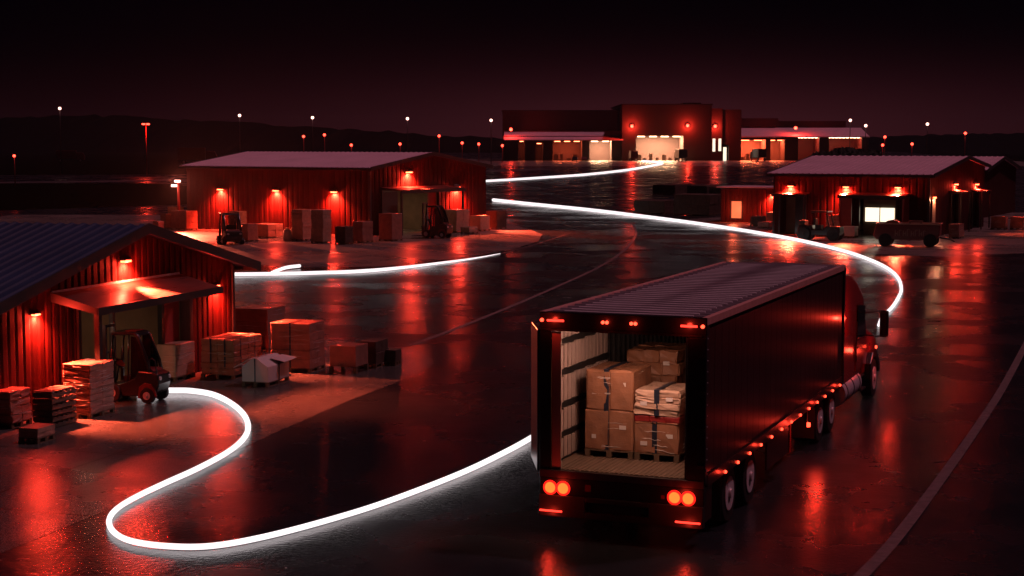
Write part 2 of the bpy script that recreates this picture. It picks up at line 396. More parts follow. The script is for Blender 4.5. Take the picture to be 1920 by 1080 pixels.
# ---- near shed (left)
N1 = Frame((-10.161, 43.235), 18)
b = thing('shed', 'nearest red ribbed shed at the left edge with navy roof and lean canopy', 'shed', (*N1.o, 0), N1.rz)
XR, XL, PK, EV = 5.68, -8.2, 4.3, 3.02
sl = (PK-EV)/XR
EL = PK+XL*sl
D0, D1, DH = -2.53, 2.72, 2.5
DEP = 22
wall('gable_wall', M['wall'], b, (XL, 0), (XR, 0), plane_fn(0, -XL, EL, PK, XR-XL, EV), [(D0-XL, D1-XL, 0, DH)], pitch=.3)
wall('side_wall', M['wall'], b, (XR, 0), (XR, DEP), lambda x: EV, pitch=.3)
wall('rear_wall', M['wall'], b, (XR, DEP), (XL, DEP), plane_fn(0, XR, EV, PK, XR-XL, EL), pitch=.6)
wall('side_wall', M['wall'], b, (XL, DEP), (XL, 0), lambda x: EL, pitch=.6)
OV = .75
roof_slab('roof', M['roof_navy'], b, (XL-1, -.55, EL-sl+.1), (XL-1, DEP+.3, EL-sl+.1), (0, -.55, PK+.12), (0, DEP+.3, PK+.12), 64)
roof_slab('roof', M['roof_navy'], b, (XR+OV, -.55, EV-sl*OV+.1), (XR+OV, DEP+.3, EV-sl*OV+.1), (0.0, -.55, PK+.12), (0.0, DEP+.3, PK+.12), 64)
MB().prism([(XL-1, EL-sl-.12), (0, PK-.1), (XR+OV, EV-sl*OV-.12), (XR+OV, EV-sl*OV+.16), (0, PK+.18), (XL-1, EL-sl+.16)], -.6, -.555).build('bargeboard', M['trim'], b, .008)
MB().b2((XR+OV-.02, -.55, EV-sl*OV-.1), (XR+OV+.1, DEP, EV-sl*OV+.05)).build('gutter', M['trim'], b)
# corner trims and door frame
box('corner_trim', M['trim'], b, (XR-.06, -.06, 0), (XR+.07, .06, EV-.05))
fm = MB().b2((D0-.14, -.09, 0), (D0, .1, DH)).b2((D1, -.09, 0), (D1+.14, .1, DH)).b2((D0-.14, -.09, DH), (D1+.14, .1, DH+.14))
fm.build('door_frame', M['trim'], b, .008)
dl = box('sliding_door', M['door_red'], b, (1.88, .12, .02), (2.71, .18, DH-.02))
box('door_post', M['steel'], dl, (1.74, .1, 0), (1.88, .24, DH))
box('door_post', M['steel'], b, (-.62, .2, 0), (-.5, .32, DH))
# room behind the doorway
MB().add([(D0-1.5, .25, .008), (D1+.6, .25, .008), (D1+.6, 6, .008), (D0-1.5, 6, .008)], [(0, 1, 2, 3)]).build('room_floor', M['inner'], b)
box('room_wall', M['inner'], b, (D0-1.5, 6, 0), (D1+.6, 6.1, DH+.2))
box('room_wall', M['inner'], b, (D0-1.6, .1, 0), (D0-1.5, 6.1, DH+.2))
box('room_wall', M['inner'], b, (D1+.6, .1, 0), (D1+.7, 6.1, DH+.2))
box('room_ceiling', M['inner'], b, (D0-1.6, .1, DH+.2), (D1+.7, 6.1, DH+.3))
for i, xx in enumerate((-2.2, 0.2)):
    rk = MB()
    for q in (0, 1.9): rk.b2((xx+q, 5.1, 0), (xx+q+.08, 5.2, 2.3))
    for zz_ in (.6, 1.2, 1.8): rk.b2((xx, 5.08, zz_), (xx+1.98, 5.9, zz_+.05))
    rk.build('rack', M['steel'], b)
light('AREA', 'room_light', (0, 3., DH+.1), (1, .5, .28), 30, 2.5, b)
# canopy
cn = MB().prism([(.0, 2.86), (.0, 2.94), (-1.32, 2.6), (-1.32, 2.52)], -3.72, 2.55, 'x')
# prism with axis x takes (y,z)
cnp = cn.build('canopy', M['canopy'], b, .008)
MB().b2((-3.76, -1.36, 2.42), (2.59, -1.31, 2.61)).build('canopy_fascia', M['trim'], cnp)
MB().prism([(-.03, 2.72), (-.03, 2.95), (-1.32, 2.61), (-1.32, 2.45)], -3.77, -3.722, 'x').build('canopy_fascia', M['trim'], cnp)
MB().b2((-3.7, -.05, 2.93), (2.5, -.01, 2.985)).build('flashing', M['alu'], cnp)
box('canopy_post', M['steel'], cnp, (-3.62, -1.28, 0), (-3.48, -1.14, 2.5))
box('canopy_post', M['steel'], b, (D1-.02, -.24, 0), (D1+.15, -.1, 2.8))
wall_lamp(N1, -.39, 0, 3.52, 0, -1, 'red lamp high in the gable of the nearest shed above the canopy', 130, 1300, .95)
wall_lamp(N1, -4.45, 0, 2.5, 0, -1, 'red lamp on the nearest shed to the left of its doorway', 80, 750, .7)
wall_lamp(N1, 4.6, 0, 2.44, 0, -1, 'red lamp at the right end of the nearest shed beside its canopy', 75, 750, .7)
t = thing('work_light', 'small glowing white work light inside the doorway of the nearest shed', 'work light', N1.w(-2.18, .55, 0), N1.rz)
light('POINT', 'work_glow', (.1, -.3, 2.0), (1, .5, .33), 22, .08, t); box('post', M['steel'], t, (-.03, -.03, 0), (.03, .03, 1.85)); MB().box((0, -.03, 2.0), (.2, .06, .3), taper=.85).build('lamp_head', M['window_white'], t, .01)

# ---- middle shed
M1 = Frame((-10.13, 116.02), 124.136)
def gable_shed(fr, label, x0, Dp, peak, ev0, evp, ev1, wop=(), gop=(), roofm='roof_pale', pitch=.5, ov=.4):
    b = thing('shed', label, 'shed', (*fr.o, 0), fr.rz)
    wall('side_wall', M['wall'], b, (x0, 0), (0, 0), lambda x: ev0, [(a-x0, c-x0, z0, z1) for a, c, z0, z1 in wop], pitch)
    wall('gable_wall', M['wall'], b, (0, 0), (0, Dp), plane_fn(0, peak, ev0, evp, Dp, ev1), gop, pitch)
    wall('side_wall', M['wall'], b, (0, Dp), (x0, Dp), lambda x: ev1, (), pitch*2)
    wall('gable_wall', M['wall'], b, (x0, Dp), (x0, 0), plane_fn(0, Dp-peak, ev1, evp, Dp, ev0), (), pitch*2)
    s0 = (evp-ev0)/peak; s1 = (evp-ev1)/(Dp-peak)
    n = int(abs(x0)/.45)
    roof_slab('roof', M[roofm], b, (x0-ov, -ov, ev0-s0*ov+.1), (ov, -ov, ev0-s0*ov+.1), (x0-ov, peak, evp+.1), (ov, peak, evp+.1), n)
    roof_slab('roof', M[roofm], b, (x0-ov, Dp+ov, ev1-s1*ov+.1), (ov, Dp+ov, ev1-s1*ov+.1), (x0-ov, peak, evp+.1), (ov, peak, evp+.1), n)
    for X in (ov+.003, x0-ov-.053):
        MB().prism([(-ov, ev0-s0*ov-.12), (peak, evp-.12), (Dp+ov, ev1-s1*ov-.12), (Dp+ov, ev1-s1*ov+.16), (peak, evp+.16), (-ov, ev0-s0*ov+.16)], X, X+.05, 'x').build('bargeboard', M['trim'], b)
    box('gutter', M['trim'], b, (x0-ov, -ov-.12, ev0-s0*ov-.12), (ov, -ov-.003, ev0-s0*ov+.04))
    box('corner_trim', M['trim'], b, (-.1, -.07, 0), (.08, .1, ev0-.05))
    return b
def room(b, x0, x1, y0, y1, h, m='inner', floor=True):
    """open-fronted room lining; box of thin slabs"""
    box('room_wall', M[m], b, (x0, y1, 0), (x1, y1+.1, h)); box('room_wall', M[m], b, (x0-.1, y0, 0), (x0, y1+.1, h)); box('room_wall', M[m], b, (x1, y0, 0), (x1+.1, y1+.1, h))
    box('room_ceiling', M[m], b, (x0-.1, y0, h), (x1+.1, y1+.1, h+.1))

b = gable_shed(M1, 'long red shed with pale roof in the middle distance, two lamps on its gable end', -18.2, 14.4, 7.05, 4.8, 5.78, 4.75, gop=[(1.4, 8.1, 0, 3.1)])
# doorway in the gable end (plane x=0)
MB().b2((-.1, 1.25, 0), (.1, 1.4, 3.1)).b2((-.1, 8.1, 0), (.1, 8.25, 3.1)).b2((-.1, 1.25, 3.1), (.1, 8.25, 3.25)).build('door_frame', M['trim'], b)
box('room_wall', M['inner'], b, (-6, .9, 0), (-5.9, 8.6, 3.4)); box('room_wall', M['inner'], b, (-6, .8, 0), (-.12, .9, 3.4)); box('room_wall', M['inner'], b, (-6, 8.6, 0), (-.12, 8.7, 3.4))
box('room_ceiling', M['inner'], b, (-6, .8, 3.4), (-.12, 8.7, 3.5))
box('sliding_door', M['black'], b, (-.25, 1.4, 0), (-.15, 3.4, 3.08))
box('sliding_door', M['door_red'], b, (-.25, 7.1, 0), (-.15, 8.1, 3.08))
light('AREA', 'room_light', (-3, 4.8, 3.35), (1, .6, .35), 60, 3, b)
cp = MB().prism([(0, 3.42), (0, 3.34), (1.9, 3.16), (1.9, 3.24)], 1.2, 9.0).build('canopy', M['canopy'], b)
box('canopy_fascia', M['trim'], cp, (1.903, 1.15, 3.0), (1.97, 9.05, 3.26))
for yy in (1.3, 8.75): box('canopy_post', M['steel'], cp, (1.72, yy, 0), (1.86, yy+.14, 3.16))
G2 = 'red wall lamps on the sheds'
for x, l in ((-14.53, 'leftmost red lamp on the long side wall of the middle shed'), (-8.87, 'middle red lamp of three along the side wall of the middle shed'), (-3.24, 'rightmost lamp on the side wall of the middle shed, nearest its corner')):
    wall_lamp(M1, x, 0, 3.1, 0, -1, l, 520, 2500, 1.35, tilt=.75)
wall_lamp(M1, 0, 4.4, 4.5, 1, 0, 'red lamp high on the gable end of the middle shed above the canopy', 700, 6000, 1.5, tilt=.7)
wall_lamp(M1, 0, 10.4, 3.25, 1, 0, 'red lamp on the gable end of the middle shed right of the doorway', 700, 12000, 1.5, tilt=.75)
t = thing('twin_floodlight', 'two small white floodlights on a short post at the left corner of the middle shed', 'floodlight', M1.w(-18.6, -.5), M1.rz)
MB().cyl((0, 0, 0), (0, 0, 3.7), .12, .1, 8).build('post', M['door_red'], t)
for dx, dz in ((-.1, 3.65), (-.45, 3.3)): MB().box((dx, 0, dz), (.42, .25, .18)).build('lamp_head', M['white_head'], t)
light('POINT', 'flood_glow', (-.2, -.5, 3.4), (1, .3, .2), 50, .2, t)
fl = light('SPOT', 'flood_beam', (-.3, -.35, 3.9), (1, .13, .06), 60000, .15, t, spot=64, blend=.9)
wx, wy, _ = M1.w(-18.9, -.85); dv = Vector((-15.0-wx, 101.5-wy, -3.9)); fl.rotation_euler = (Matrix.Rotation(R(-M1.rz), 3, 'Z') @ dv.to_track_quat('-Z', 'Y').to_matrix()).to_euler()

# ---- right shed
R1 = Frame((29.04, 113.40), 118.36)
b = gable_shed(R1, 'right hand red shed with pale roof and a lit white window in its garage bay', -11.3, 17.4, 10.2, 4.35, 5.5, 4.75, wop=[(-10.8, -8.9, 0, 2.75), (-4.9, -2.3, 0, 2.6)], gop=[(6.4, 8.6, 0, 2.85), (13.2, 15.4, 0, 2.75)])
MB().b2((-10.9, -.09, 0), (-10.8, .1, 2.75)).b2((-8.9, -.09, 0), (-8.8, .1, 2.75)).b2((-10.9, -.09, 2.75), (-8.8, .1, 2.85)).build('door_frame', M['trim'], b)
box('door', M['black'], b, (-9.7, .12, 0), (-8.9, .18, 2.74))
box('door', M['inner'], b, (-10.79, 1.3, 0), (-8.9, 1.36, 2.74))
MB().b2((-5.0, -.09, 0), (-4.9, .1, 2.6)).b2((-2.3, -.09, 0), (-2.2, .1, 2.6)).b2((-5.0, -.09, 2.6), (-2.2, .1, 2.7)).build('door_frame', M['trim'], b)
box('bay_wall', M['inner'], b, (-4.9, 1.0, 0), (-2.3, 1.08, 2.6))
wn = MB().b2((-4.75, .9, 1.0), (-3.72, .95, 2.0)).b2((-3.66, .9, 1.0), (-2.65, .95, 2.0)).build('window', M['window_white'], b)
MB().b2((-4.8, .87, .93), (-2.6, .94, 1.0)).b2((-4.8, .87, 2.0), (-2.6, .94, 2.07)).b2((-3.72, .87, 1.0), (-3.66, .96, 2.0)).build('window_frame', M['trim'], wn)
cp = MB().prism([(0, 3.05), (0, 2.98), (-1.3, 2.86), (-1.3, 2.93)], -11.0, -8.6, 'x').build('canopy', M['canopy'], b)
box('canopy_fascia', M['trim'], cp, (-11.05, -1.37, 2.76), (-8.55, -1.303, 2.95))
for xx in (-10.95, -8.75): box('canopy_post', M['steel'], cp, (xx, -1.2, 0), (xx+.1, -1.1, 2.87))
cp = MB().prism([(0, 3.08), (0, 3.0), (-1.6, 2.86), (-1.6, 2.94)], -6.0, -1.3, 'x').build('canopy', M['canopy'], b)
box('canopy_fascia', M['trim'], cp, (-6.05, -1.67, 2.72), (-1.25, -1.603, 2.96))
box('side_panel', M['door_red'], cp, (-5.95, -1.55, 0), (-5.85, -.05, 2.84)); box('side_panel', M['door_red'], cp, (-1.45, -1.55, 0), (-1.35, -.05, 2.84))
box('side_panel', M['door_red'], cp, (-5.84, -1.5, 0), (-5.05, -1.42, 2.84))
for x, l in ((-10.01, 'red lamp above the small left doorway of the right shed'), (-5.9, 'red lamp at the left end of the garage canopy on the right shed'), (-2.17, 'red lamp at the right end of the garage canopy on the right shed')):
    wall_lamp(R1, x, 0, 3.5, 0, -1, l, 430, 2600, 1.15, tilt=.7)
# gable doors
for y0, y1, h in ((6.4, 8.6, 2.85), (13.2, 15.4, 2.75)):
    MB().b2((-.1, y0-.12, 0), (.1, y0, h)).b2((-.1, y1, 0), (.1, y1+.12, h)).b2((-.1, y0-.12, h), (.1, y1+.12, h+.12)).build('door_frame', M['trim'], b)
    box('door', M['black'], b, (-.3, y0, 0), (-.24, y1, h))
    cq = MB().prism([(0, h+.32), (0, h+.25), (.9, h+.12), (.9, h+.19)], y0-.4, y1+.4).build('canopy', M['canopy'], b)
    for yy in (y0-.35, y1+.25): box('canopy_post', M['steel'], cq, (.76, yy, 0), (.86, yy+.1, h+.12))
wall_lamp(R1, 0, 7.5, 3.6, 1, 0, 'left of the two red lamps on the gable end of the right shed', 500, 1500, 1.3, tilt=.8)
wall_lamp(R1, 0, 14.3, 3.45, 1, 0, 'right of the two red lamps on the gable end of the right shed', 450, 1500, 1.3, tilt=.8)
t = thing('door_lamp', 'narrow pale lamp over the lit door panel at the corner of the right shed', 'wall lamp', R1.w(.12, 1.0, 0), R1.rz)
box('lamp_head', M['lens'], t, (-.02, -.25, 2.72), (.1, .25, 2.82)); box('lit_panel', M['card_pale'], t, (-.04, -.45, 0.4), (0, .45, 2.7))
light('POINT', 'panel_glow', (.25, 0, 2.6), (1, .35, .18), 60, .06, t)

# ---- annex shed at the left of the right shed
A1 = Frame((21.2, 134.5), 118.36)
b = thing('annex', 'small flat roofed annex with one glowing orange window left of the right shed', 'outbuilding', (*A1.o, 0), A1.rz)
wall('front_wall', M['wall'], b, (-4.2, 0), (1.2, 0), lambda x: 2.75+.02*x, [(.95, 1.85, .35, 1.75)], .4)
wall('side_wall', M['wall'], b, (1.2, 0), (1.2, 4), lambda x: 2.85, (), .4); wall('side_wall', M['wall'], b, (-4.2, 4), (-4.2, 0), lambda x: 2.75, (), .4)
wall('rear_wall', M['wall'], b, (1.2, 4), (-4.2, 4), lambda x: 2.75, (), .6)
MB().b2((-4.5, -.25, 2.87), (1.45, 4.2, 2.97)).build('roof', M['roof_pale'], b)
wd = box('window', M['window_orange'], b, (-3.25, .03, .35), (-2.35, .08, 1.75))
MB().b2((-3.33, -.06, .27), (-2.27, .03, .35)).b2((-3.33, -.06, 1.75), (-2.27, .03, 1.83)).b2((-3.33, -.06, .35), (-3.25, .03, 1.75)).b2((-2.35, -.06, .35), (-2.27, .03, 1.75)).build('window_frame', M['trim'], wd)
light('POINT', 'window_spill', (-2.8, -.8, 1.1), (1, .12, .05), 120, .3, b)
wall_lamp(A1, .35, 0, 2.35, 0, -1, 'red lamp at the right end of the small annex', 300, 800, 1.0)

# ---- shed behind the right shed
B1 = Frame((41.6, 143.8), 118.36)
b = gable_shed(B1, 'shed behind the right shed, only its pale roof slope and dark gable peak showing', -9, 14, 7, 4.2, 5.25, 4.2)
for i, (xx, yy) in enumerate(((.5, 5.8), (.5, 7.6))):
    pass

# ------------------------------------------------------------------ luminous route lines lying on the yard
def tube_line(name, label, pts, scale=8.):
    pts = smooth(pts, 8); P = []; rs = []
    for x, y in pts:
        r = max(.05, scale*math.hypot(x, y)/3050); rs.append(r); P.append((x, y, r+.01))
    o = MB().tube(P, rs, 10).build(name, M['line'])
    return tag(o, label, 'light line', 'glowing white route lines on the yard')
l1 = [(-9.9, 42.6), (-8.99, 42.58), (-8.46, 42.5), (-7.76, 41.86), (-7.03, 40.40), (-6.43, 38.66), (-6.07, 36.99), (-5.95, 35.51), (-6.04, 33.98), (-6.34, 32.30), (-6.69, 30.92), (-6.97, 29.70), (-7.09, 28.73), (-7.01, 27.83), (-6.70, 26.94), (-6.24, 26.32), (-5.56, 26.00), (-4.87, 26.04), (-4.10, 26.68), (-3.16, 27.91), (-2.25, 29.38), (-1.06, 31.77), (-.22, 33.86), (.48, 35.90), (1.4, 39.0)]
tube_line('light_line', 'nearest white glowing line looping from the forklift round to the truck', l1, 5.3)
l2 = [(13.2, 58.2), (14.04, 61.27), (15.12, 64.44), (16.45, 68.90), (17.46, 72.66), (18.67, 78.36), (19.55, 84.31), (20.00, 90.81), (20.04, 98.39), (19.24, 108.50), (17.35, 120.19), (14.72, 132.03), (11.36, 144.34), (7.25, 157.93), (2.25, 171.36), (-2.11, 183.87)]
tube_line('light_line', 'long white glowing line sweeping from the truck cab past the right shed', l2, 3.0)
l3 = [(-12, 262), (-8.72, 266.39), (-5.37, 273.60), (3.90, 297.80), (15.21, 332.04), (28.03, 389.61), (39.91, 460.55), (46, 500), (47.6, 533), (45, 560)]
tube_line('light_line', 'farthest white glowing line running up to the distant warehouse', l3, 2.0)
l4 = [(-15.5, 80.4), (-14.05, 80.57), (-11.71, 80.90), (-9.66, 81.56), (-7.60, 82.57), (-5.62, 85.39), (-3.25, 89.99), (-1.8, 93.5), (-.7, 97.)]
def tube4(pts):
    pts = smooth(pts, 8); n = len(pts); P = []; rs = []
    for i, (x, y) in enumerate(pts):
        k = 1 if i < n*.5 else max(.1, 1-(i-n*.5)/(n*.5)*.92)
        r = 3.4*math.hypot(x, y)/3050*k; rs.append(r); P.append((x, y, r+.01))
    o = MB().tube(P, rs, 10).build('light_line', M['line'])
    return tag(o, 'tapering white glowing line passing behind the nearest shed', 'light line', 'glowing white route lines on the yard')
l4o = tube4(l4)
tag(MB().tube([(*p, .14) for p in smooth([(-12.0, 81.1), (-11.9, 83), (-11.7, 84.6), (-11.2, 85.6)], 5)], .09, 8).build('light_line', M['line']), 'short curled white glowing stub beside the line behind the nearest shed', 'light line', 'glowing white route lines on the yard')

# ------------------------------------------------------------------ cargo
def block(wd, dp, ht, cells, seam=.012, jit=.006, z0=0., seed=0, bulge=0., top_flap=0.):
    """one closed skin of a strapped or wrapped load: grooves between the cartons, wrinkled faces"""
    rnd = random.Random(seed)
    def line(L_, n):
        out = []
        for i in range(n):
            a, b_ = i*L_/n, (i+1)*L_/n; g_ = min(.018, (b_-a)*.12)
            if i == 0: out.append((a, 0))
            out += [(a+g_, 1), ((a+b_)/2, 1), (b_-g_, 1), (b_, 0)]
        return out
    X = line(wd, cells[0]); Y = line(dp, cells[1]); Z = line(ht, cells[2])
    nx, ny, nz = len(X)-1, len(Y)-1, len(Z)-1
    idx = {}; vs = []
    off = {}
    def lay(k, ax):
        key = (k//4, ax)
        if key not in off: off[key] = rnd.uniform(-jit, jit)*1.6
        return off[key]
    def vert(i, j, k):
        if (i, j, k) in idx: return idx[(i, j, k)]
        x, cx = X[i]; y, cy = Y[j]; z, cz = Z[k]
        px, py, pz = x-wd/2, y-dp/2, z+z0
        inner = 0
        if i in (0, nx): s_ = (1 if i else -1); px += s_*(((cy and cz) and bulge or (-seam if (0 < j < ny and not cy) or (0 < k < nz and not cz) else 0)))
        if j in (0, ny): s_ = (1 if j else -1); py += s_*(((cx and cz) and bulge or (-seam if (0 < i < nx and not cx) or (0 < k < nz and not cz) else 0)))
        if k == nz: pz += (cx and cy) and bulge or (-seam if (0 < i < nx and not cx) or (0 < j < ny and not cy) else 0)
        px += rnd.uniform(-jit, jit)+lay(k, 0); py += rnd.uniform(-jit, jit)+lay(k, 1)
        if k: pz += rnd.uniform(-jit, jit)*.7
        idx[(i, j, k)] = len(vs); vs.append((px, py, pz)); return idx[(i, j, k)]
    fs = []
    for j in range(ny):
        for k in range(nz):
            fs.append((vert(0, j, k), vert(0, j, k+1), vert(0, j+1, k+1), vert(0, j+1, k)))
            fs.append((vert(nx, j, k), vert(nx, j+1, k), vert(nx, j+1, k+1), vert(nx, j, k+1)))
    for i in range(nx):
        for k in range(nz):
            fs.append((vert(i, 0, k), vert(i+1, 0, k), vert(i+1, 0, k+1), vert(i, 0, k+1)))
            fs.append((vert(i, ny, k), vert(i, ny, k+1), vert(i+1, ny, k+1), vert(i+1, ny, k)))
    for i in range(nx):
        for j in range(ny):
            fs.append((vert(i, j, 0), vert(i, j+1, 0), vert(i+1, j+1, 0), vert(i+1, j, 0)))
            fs.append((vert(i, j, nz), vert(i+1, j, nz), vert(i+1, j+1, nz), vert(i, j+1, nz)))
    return MB().add(vs, fs)

def pallet(parent, wd, dp, h=.13):
    mb = MB()
    for q in (-.5, 0, .5):
        mb.b2((-wd/2, q*(dp-.1)-.05, 0), (wd/2, q*(dp-.1)+.05, .02))
        for p in (-.5, 0, .5): mb.b2((p*(wd-.1)-.05, q*(dp-.1)-.045, .02), (p*(wd-.1)+.05, q*(dp-.1)+.045, h-.022))
    mb.b2((-wd/2, -dp/2, h-.022), (wd/2, dp/2, h))
    return mb.build('pallet', M['wood'], parent)

def strap(parent, wd, dp, z0, z1, x, m='strap', wx=.045, e=.008):
    mb = MB(); a = dp/2+e
    mb.b2((x-wx/2, -a, z0), (x+wx/2, -a-.006, z1+.02)); mb.b2((x-wx/2, a, z0), (x+wx/2, a+.006, z1+.02)); mb.b2((x-wx/2, -a-.006, z1+.02), (x+wx/2, a+.006, z1+.026))
    return mb.build('strap', M[m], parent)
def strap_y(parent, wd, dp, z0, z1, y, m='strap', wy=.045, e=.008):
    mb = MB(); a = wd/2+e
    mb.b2((-a, y-wy/2, z0), (-a-.006, y+wy/2, z1+.024)); mb.b2((a, y-wy/2, z0), (a+.006, y+wy/2, z1+.024)); mb.b2((-a-.006, y-wy/2, z1+.024), (a+.006, y+wy/2, z1+.03))
    return mb.build('strap', M[m], parent)

SEED = [10]
def film(parent, wd, dp, z0, z1, n, seed):
    """pale tubes put in as highlight streaks on the stretch film round a load"""
    rnd = random.Random(seed*3+1); mb = MB()
    for i in range(n):
        z = rnd.uniform(z0+.05, z1-.03); sl = rnd.uniform(-.09, .09); pts = []
        side = rnd.randrange(4); a0, a1 = sorted((rnd.uniform(0, .5), rnd.uniform(.5, 1)))
        for q in range(7):
            u = a0+(a1-a0)*q/6; zz_ = min(z1-.01, max(z0+.02, z+sl*(u-.5)+rnd.uniform(-.012, .012))); e = .012
            pts.append({0: (-wd/2+u*wd, -dp/2-e, zz_), 1: (-wd/2-e, -dp/2+u*dp, zz_), 2: (-wd/2+u*wd, -dp/2-e, zz_), 3: (-wd/2-e, -dp/2+u*dp, zz_)}[side])
        mb.tube(pts, [.001]+[rnd.uniform(.003, .007) for _ in range(5)]+[.001], 5)
    return mb.build('wrap_highlights', M['film'], parent)
def load(label, x, y, rz, wd, dp, ht, m='card', cells=(2, 1, 5), group='cargo loads on pallets', pal=True, z=0, straps=(), straps_y=(), jit=.006, seam=.012, bulge=.004, name='pallet_load', cat='pallet load', sm='strap'):
    SEED[0] += 1
    t = thing(name, label, cat, (x, y, z), rz, group)
    ph = .13 if pal else 0
    if pal: pallet(t, wd, dp)
    block(wd*.97, dp*.97, ht-ph, cells, seam, jit, ph+.002, SEED[0], bulge).build('cartons', M[m], t)
    for s_ in straps: strap(t, wd*.97, dp*.97, ph, ht, s_*wd, sm, wx=.05)
    for s_ in straps_y: strap_y(t, wd*.97, dp*.97, ph, ht, s_*dp, sm, wy=.09 if group.startswith('loads inside') else .05)
    if m.startswith('card') and m != 'card_dark' and ht > .5 and dp > .55 and 'hidden' not in label and 'crumpled' not in label and (rz > 60 or z > 0): film(t, wd*.97, dp*.97, ph, ht, max(5, int((ht-ph)*16)), SEED[0])
    return t

NG = 'pallet loads outside the nearest shed'
load('tall shrink wrapped carton stack standing left of the near forklift', -10.28, 39.15, 72, 1.08, .77, 1.31, 'card_red', (2, 1, 8), NG, jit=.01, bulge=.006)
# slatted dark crate stack
t = thing('crate_stack', 'dark stack of slatted crates between the tall wrapped cartons and the left edge', 'crate stack', (-10.72, 37.75, 0), 72)
for k in range(6):
    mb = MB()
    z = k*.142
    for q in (-.5, .5):
        mb.b2((-.48, q*.5-.015, z+.02), (.48, q*.5+.015, z+.1)); mb.b2((q*.96-.015, -.26, z+.02), (q*.96+.015, .26, z+.1))
    for q in range(5): mb.b2((-.49+q*.2, -.27, z+.105), (-.37+q*.2, .27, z+.125))
    for q in (-.46, 0, .46): mb.b2((q-.03, -.24, z), (q+.03, .24, z+.018))
    mb.build('crate', M['card_dark'], t)
mb = MB()
for q in range(5): mb.b2((-.47+q*.2, -.25, .853), (-.36+q*.2, .25, .875))
mb.build('top_slats', M['card_red'], t)
load('dark low carton stack at the left edge of the picture', -11.85, 37.7, 72, .8, .85, .86, 'card_red', (2, 1, 4), NG, jit=.02)
load('low flat crate lying in front of the slatted crate stack', -10.55, 35.7, 72, .68, .5, .34, 'card_red', (1, 1, 2), NG)
load('pale carton block right behind the near forklift in the doorway', -9.42, 45.25, 72, 1.1, .6, 1.02, 'card_pale', (1, 1, 3), NG, jit=.004)
load('wide orange-lit strapped carton block at the right corner of the nearest shed', -8.0, 46.1, 72, 1.75, 1.05, 1.1, 'card', (4, 2, 6), NG, straps=(-.26, .24), straps_y=(.2, -.22), jit=.009, bulge=.006)
load('tall carton stack with a seam down the middle behind the white torn box', -6.24, 47.08, 72, 1.06, 1.27, 1.42, 'card_red', (2, 2, 5), NG, straps_y=(0,), jit=.006)
load('reddish carton block against the corner of the nearest shed behind the others', -8.1, 51.9, 72, 1.3, 1.25, 1.36, 'card_red', (2, 1, 3), NG)
load('dark carton block right of the legged crate', -4.13, 47.9, 72, .95, .6, .78, 'card_dark', (2, 1, 2), NG)
load('smallest dark carton at the right end of the near cargo row', -3.55, 48.2, 72, .5, .35, .46, 'card_dark', (1, 1, 1), NG)
t = thing('legged_crate', 'dark red crate on short legs near the right end of the near cargo row', 'crate', (-4.72, 46.74, 0), 72)
MB().b2((-.45, -.41, .2), (.45, .41, .8)).build('crate_body', M['card_red'], t, .015)
for sx in (-1, 1):
    for sy in (-1, 1): box('leg', M['wood'], t, (sx*.41-.05, sy*.37-.05, 0), (sx*.41+.05, sy*.37+.05, .2))
# torn white carton
t = thing('open_carton', 'white carton with torn open flaps on a pallet in front of the nearest shed', 'open carton', (-6.78, 44.42, 0), 72)
W_, D_, H_ = 1.3, .8, .62
pallet(t, W_, D_)
bd = MB()
for (a, c) in (((-W_/2, -D_/2), (W_/2, -D_/2)), ((W_/2, -D_/2), (W_/2, D_/2)), ((W_/2, D_/2), (-W_/2, D_/2)), ((-W_/2, D_/2), (-W_/2, -D_/2))):
    pass
block(W_*.98, D_*.98, .42, (2, 2, 1), .006, .004, .13, 77, .003).build('box_body', M['white_card'], t)
up = MB(); nx_ = 8; vs = []; fs = []; rnd = random.Random(4)
for i in range(nx_+1):
    x = -W_/2*.98+W_*.98*i/nx_
    for y, z in ((-D_/2*.97, .552), (-D_*.25, .67), (-.05, .775), (.06, .77), (D_*.25, .68), (D_/2*.97, .552)):
        vs.append((x, y+rnd.uniform(-.012, .012), z+rnd.uniform(-.016, .012)))
    if i:
        for q in range(5): fs.append((6*(i-1)+q, 6*(i-1)+q+1, 6*i+q+1, 6*i+q))
fs += [tuple(range(6)), tuple(range(6*nx_+5, 6*nx_-1, -1))]
up.add(vs, fs).build('gabled_top', M['white_card'], t)
def flap(pts, th=.014):
    a, b_, c, d = map(Vector, pts); n = (b_-a).cross(d-a).normalized()*th
    return MB().add([a, b_, c, d, a+n, b_+n, c+n, d+n], [(0, 1, 2, 3), (7, 6, 5, 4), (0, 1, 5, 4), (1, 2, 6, 5), (2, 3, 7, 6), (3, 0, 4, 7)])
flap(((-W_/2-.03, D_*.22, .74), (-.1, D_*.24, .74), (-.16, D_/2+.17, .58), (-W_/2-.08, D_/2+.2, .5))).build('flap', M['white_card'], t)
flap(((.05, D_*.24, .74), (W_/2, D_*.22, .73), (W_/2-.05, D_/2+.15, .6), (.0, D_/2+.16, .55))).build('flap', M['white_card'], t)
flap(((-.12, -D_*.24, .73), (W_/2+.02, -D_*.22, .74), (W_/2+.08, -D_/2-.2, .66), (.02, -D_/2-.17, .62))).build('flap', M['white_card'], t)
MB().prism([(-.06, .56), (.3, .56), (.26, .66), (.0, .66)], -D_/2-.012, -D_/2-.002).build('torn_hole', M['black'], t)
box('strap', M['strap'], t, (-W_/2-.012, -.02, .13), (-W_/2-.004, .02, .77)); box('strap', M['strap'], t, (-.02, -D_/2-.012, .13), (.02, -D_/2-.004, .56))

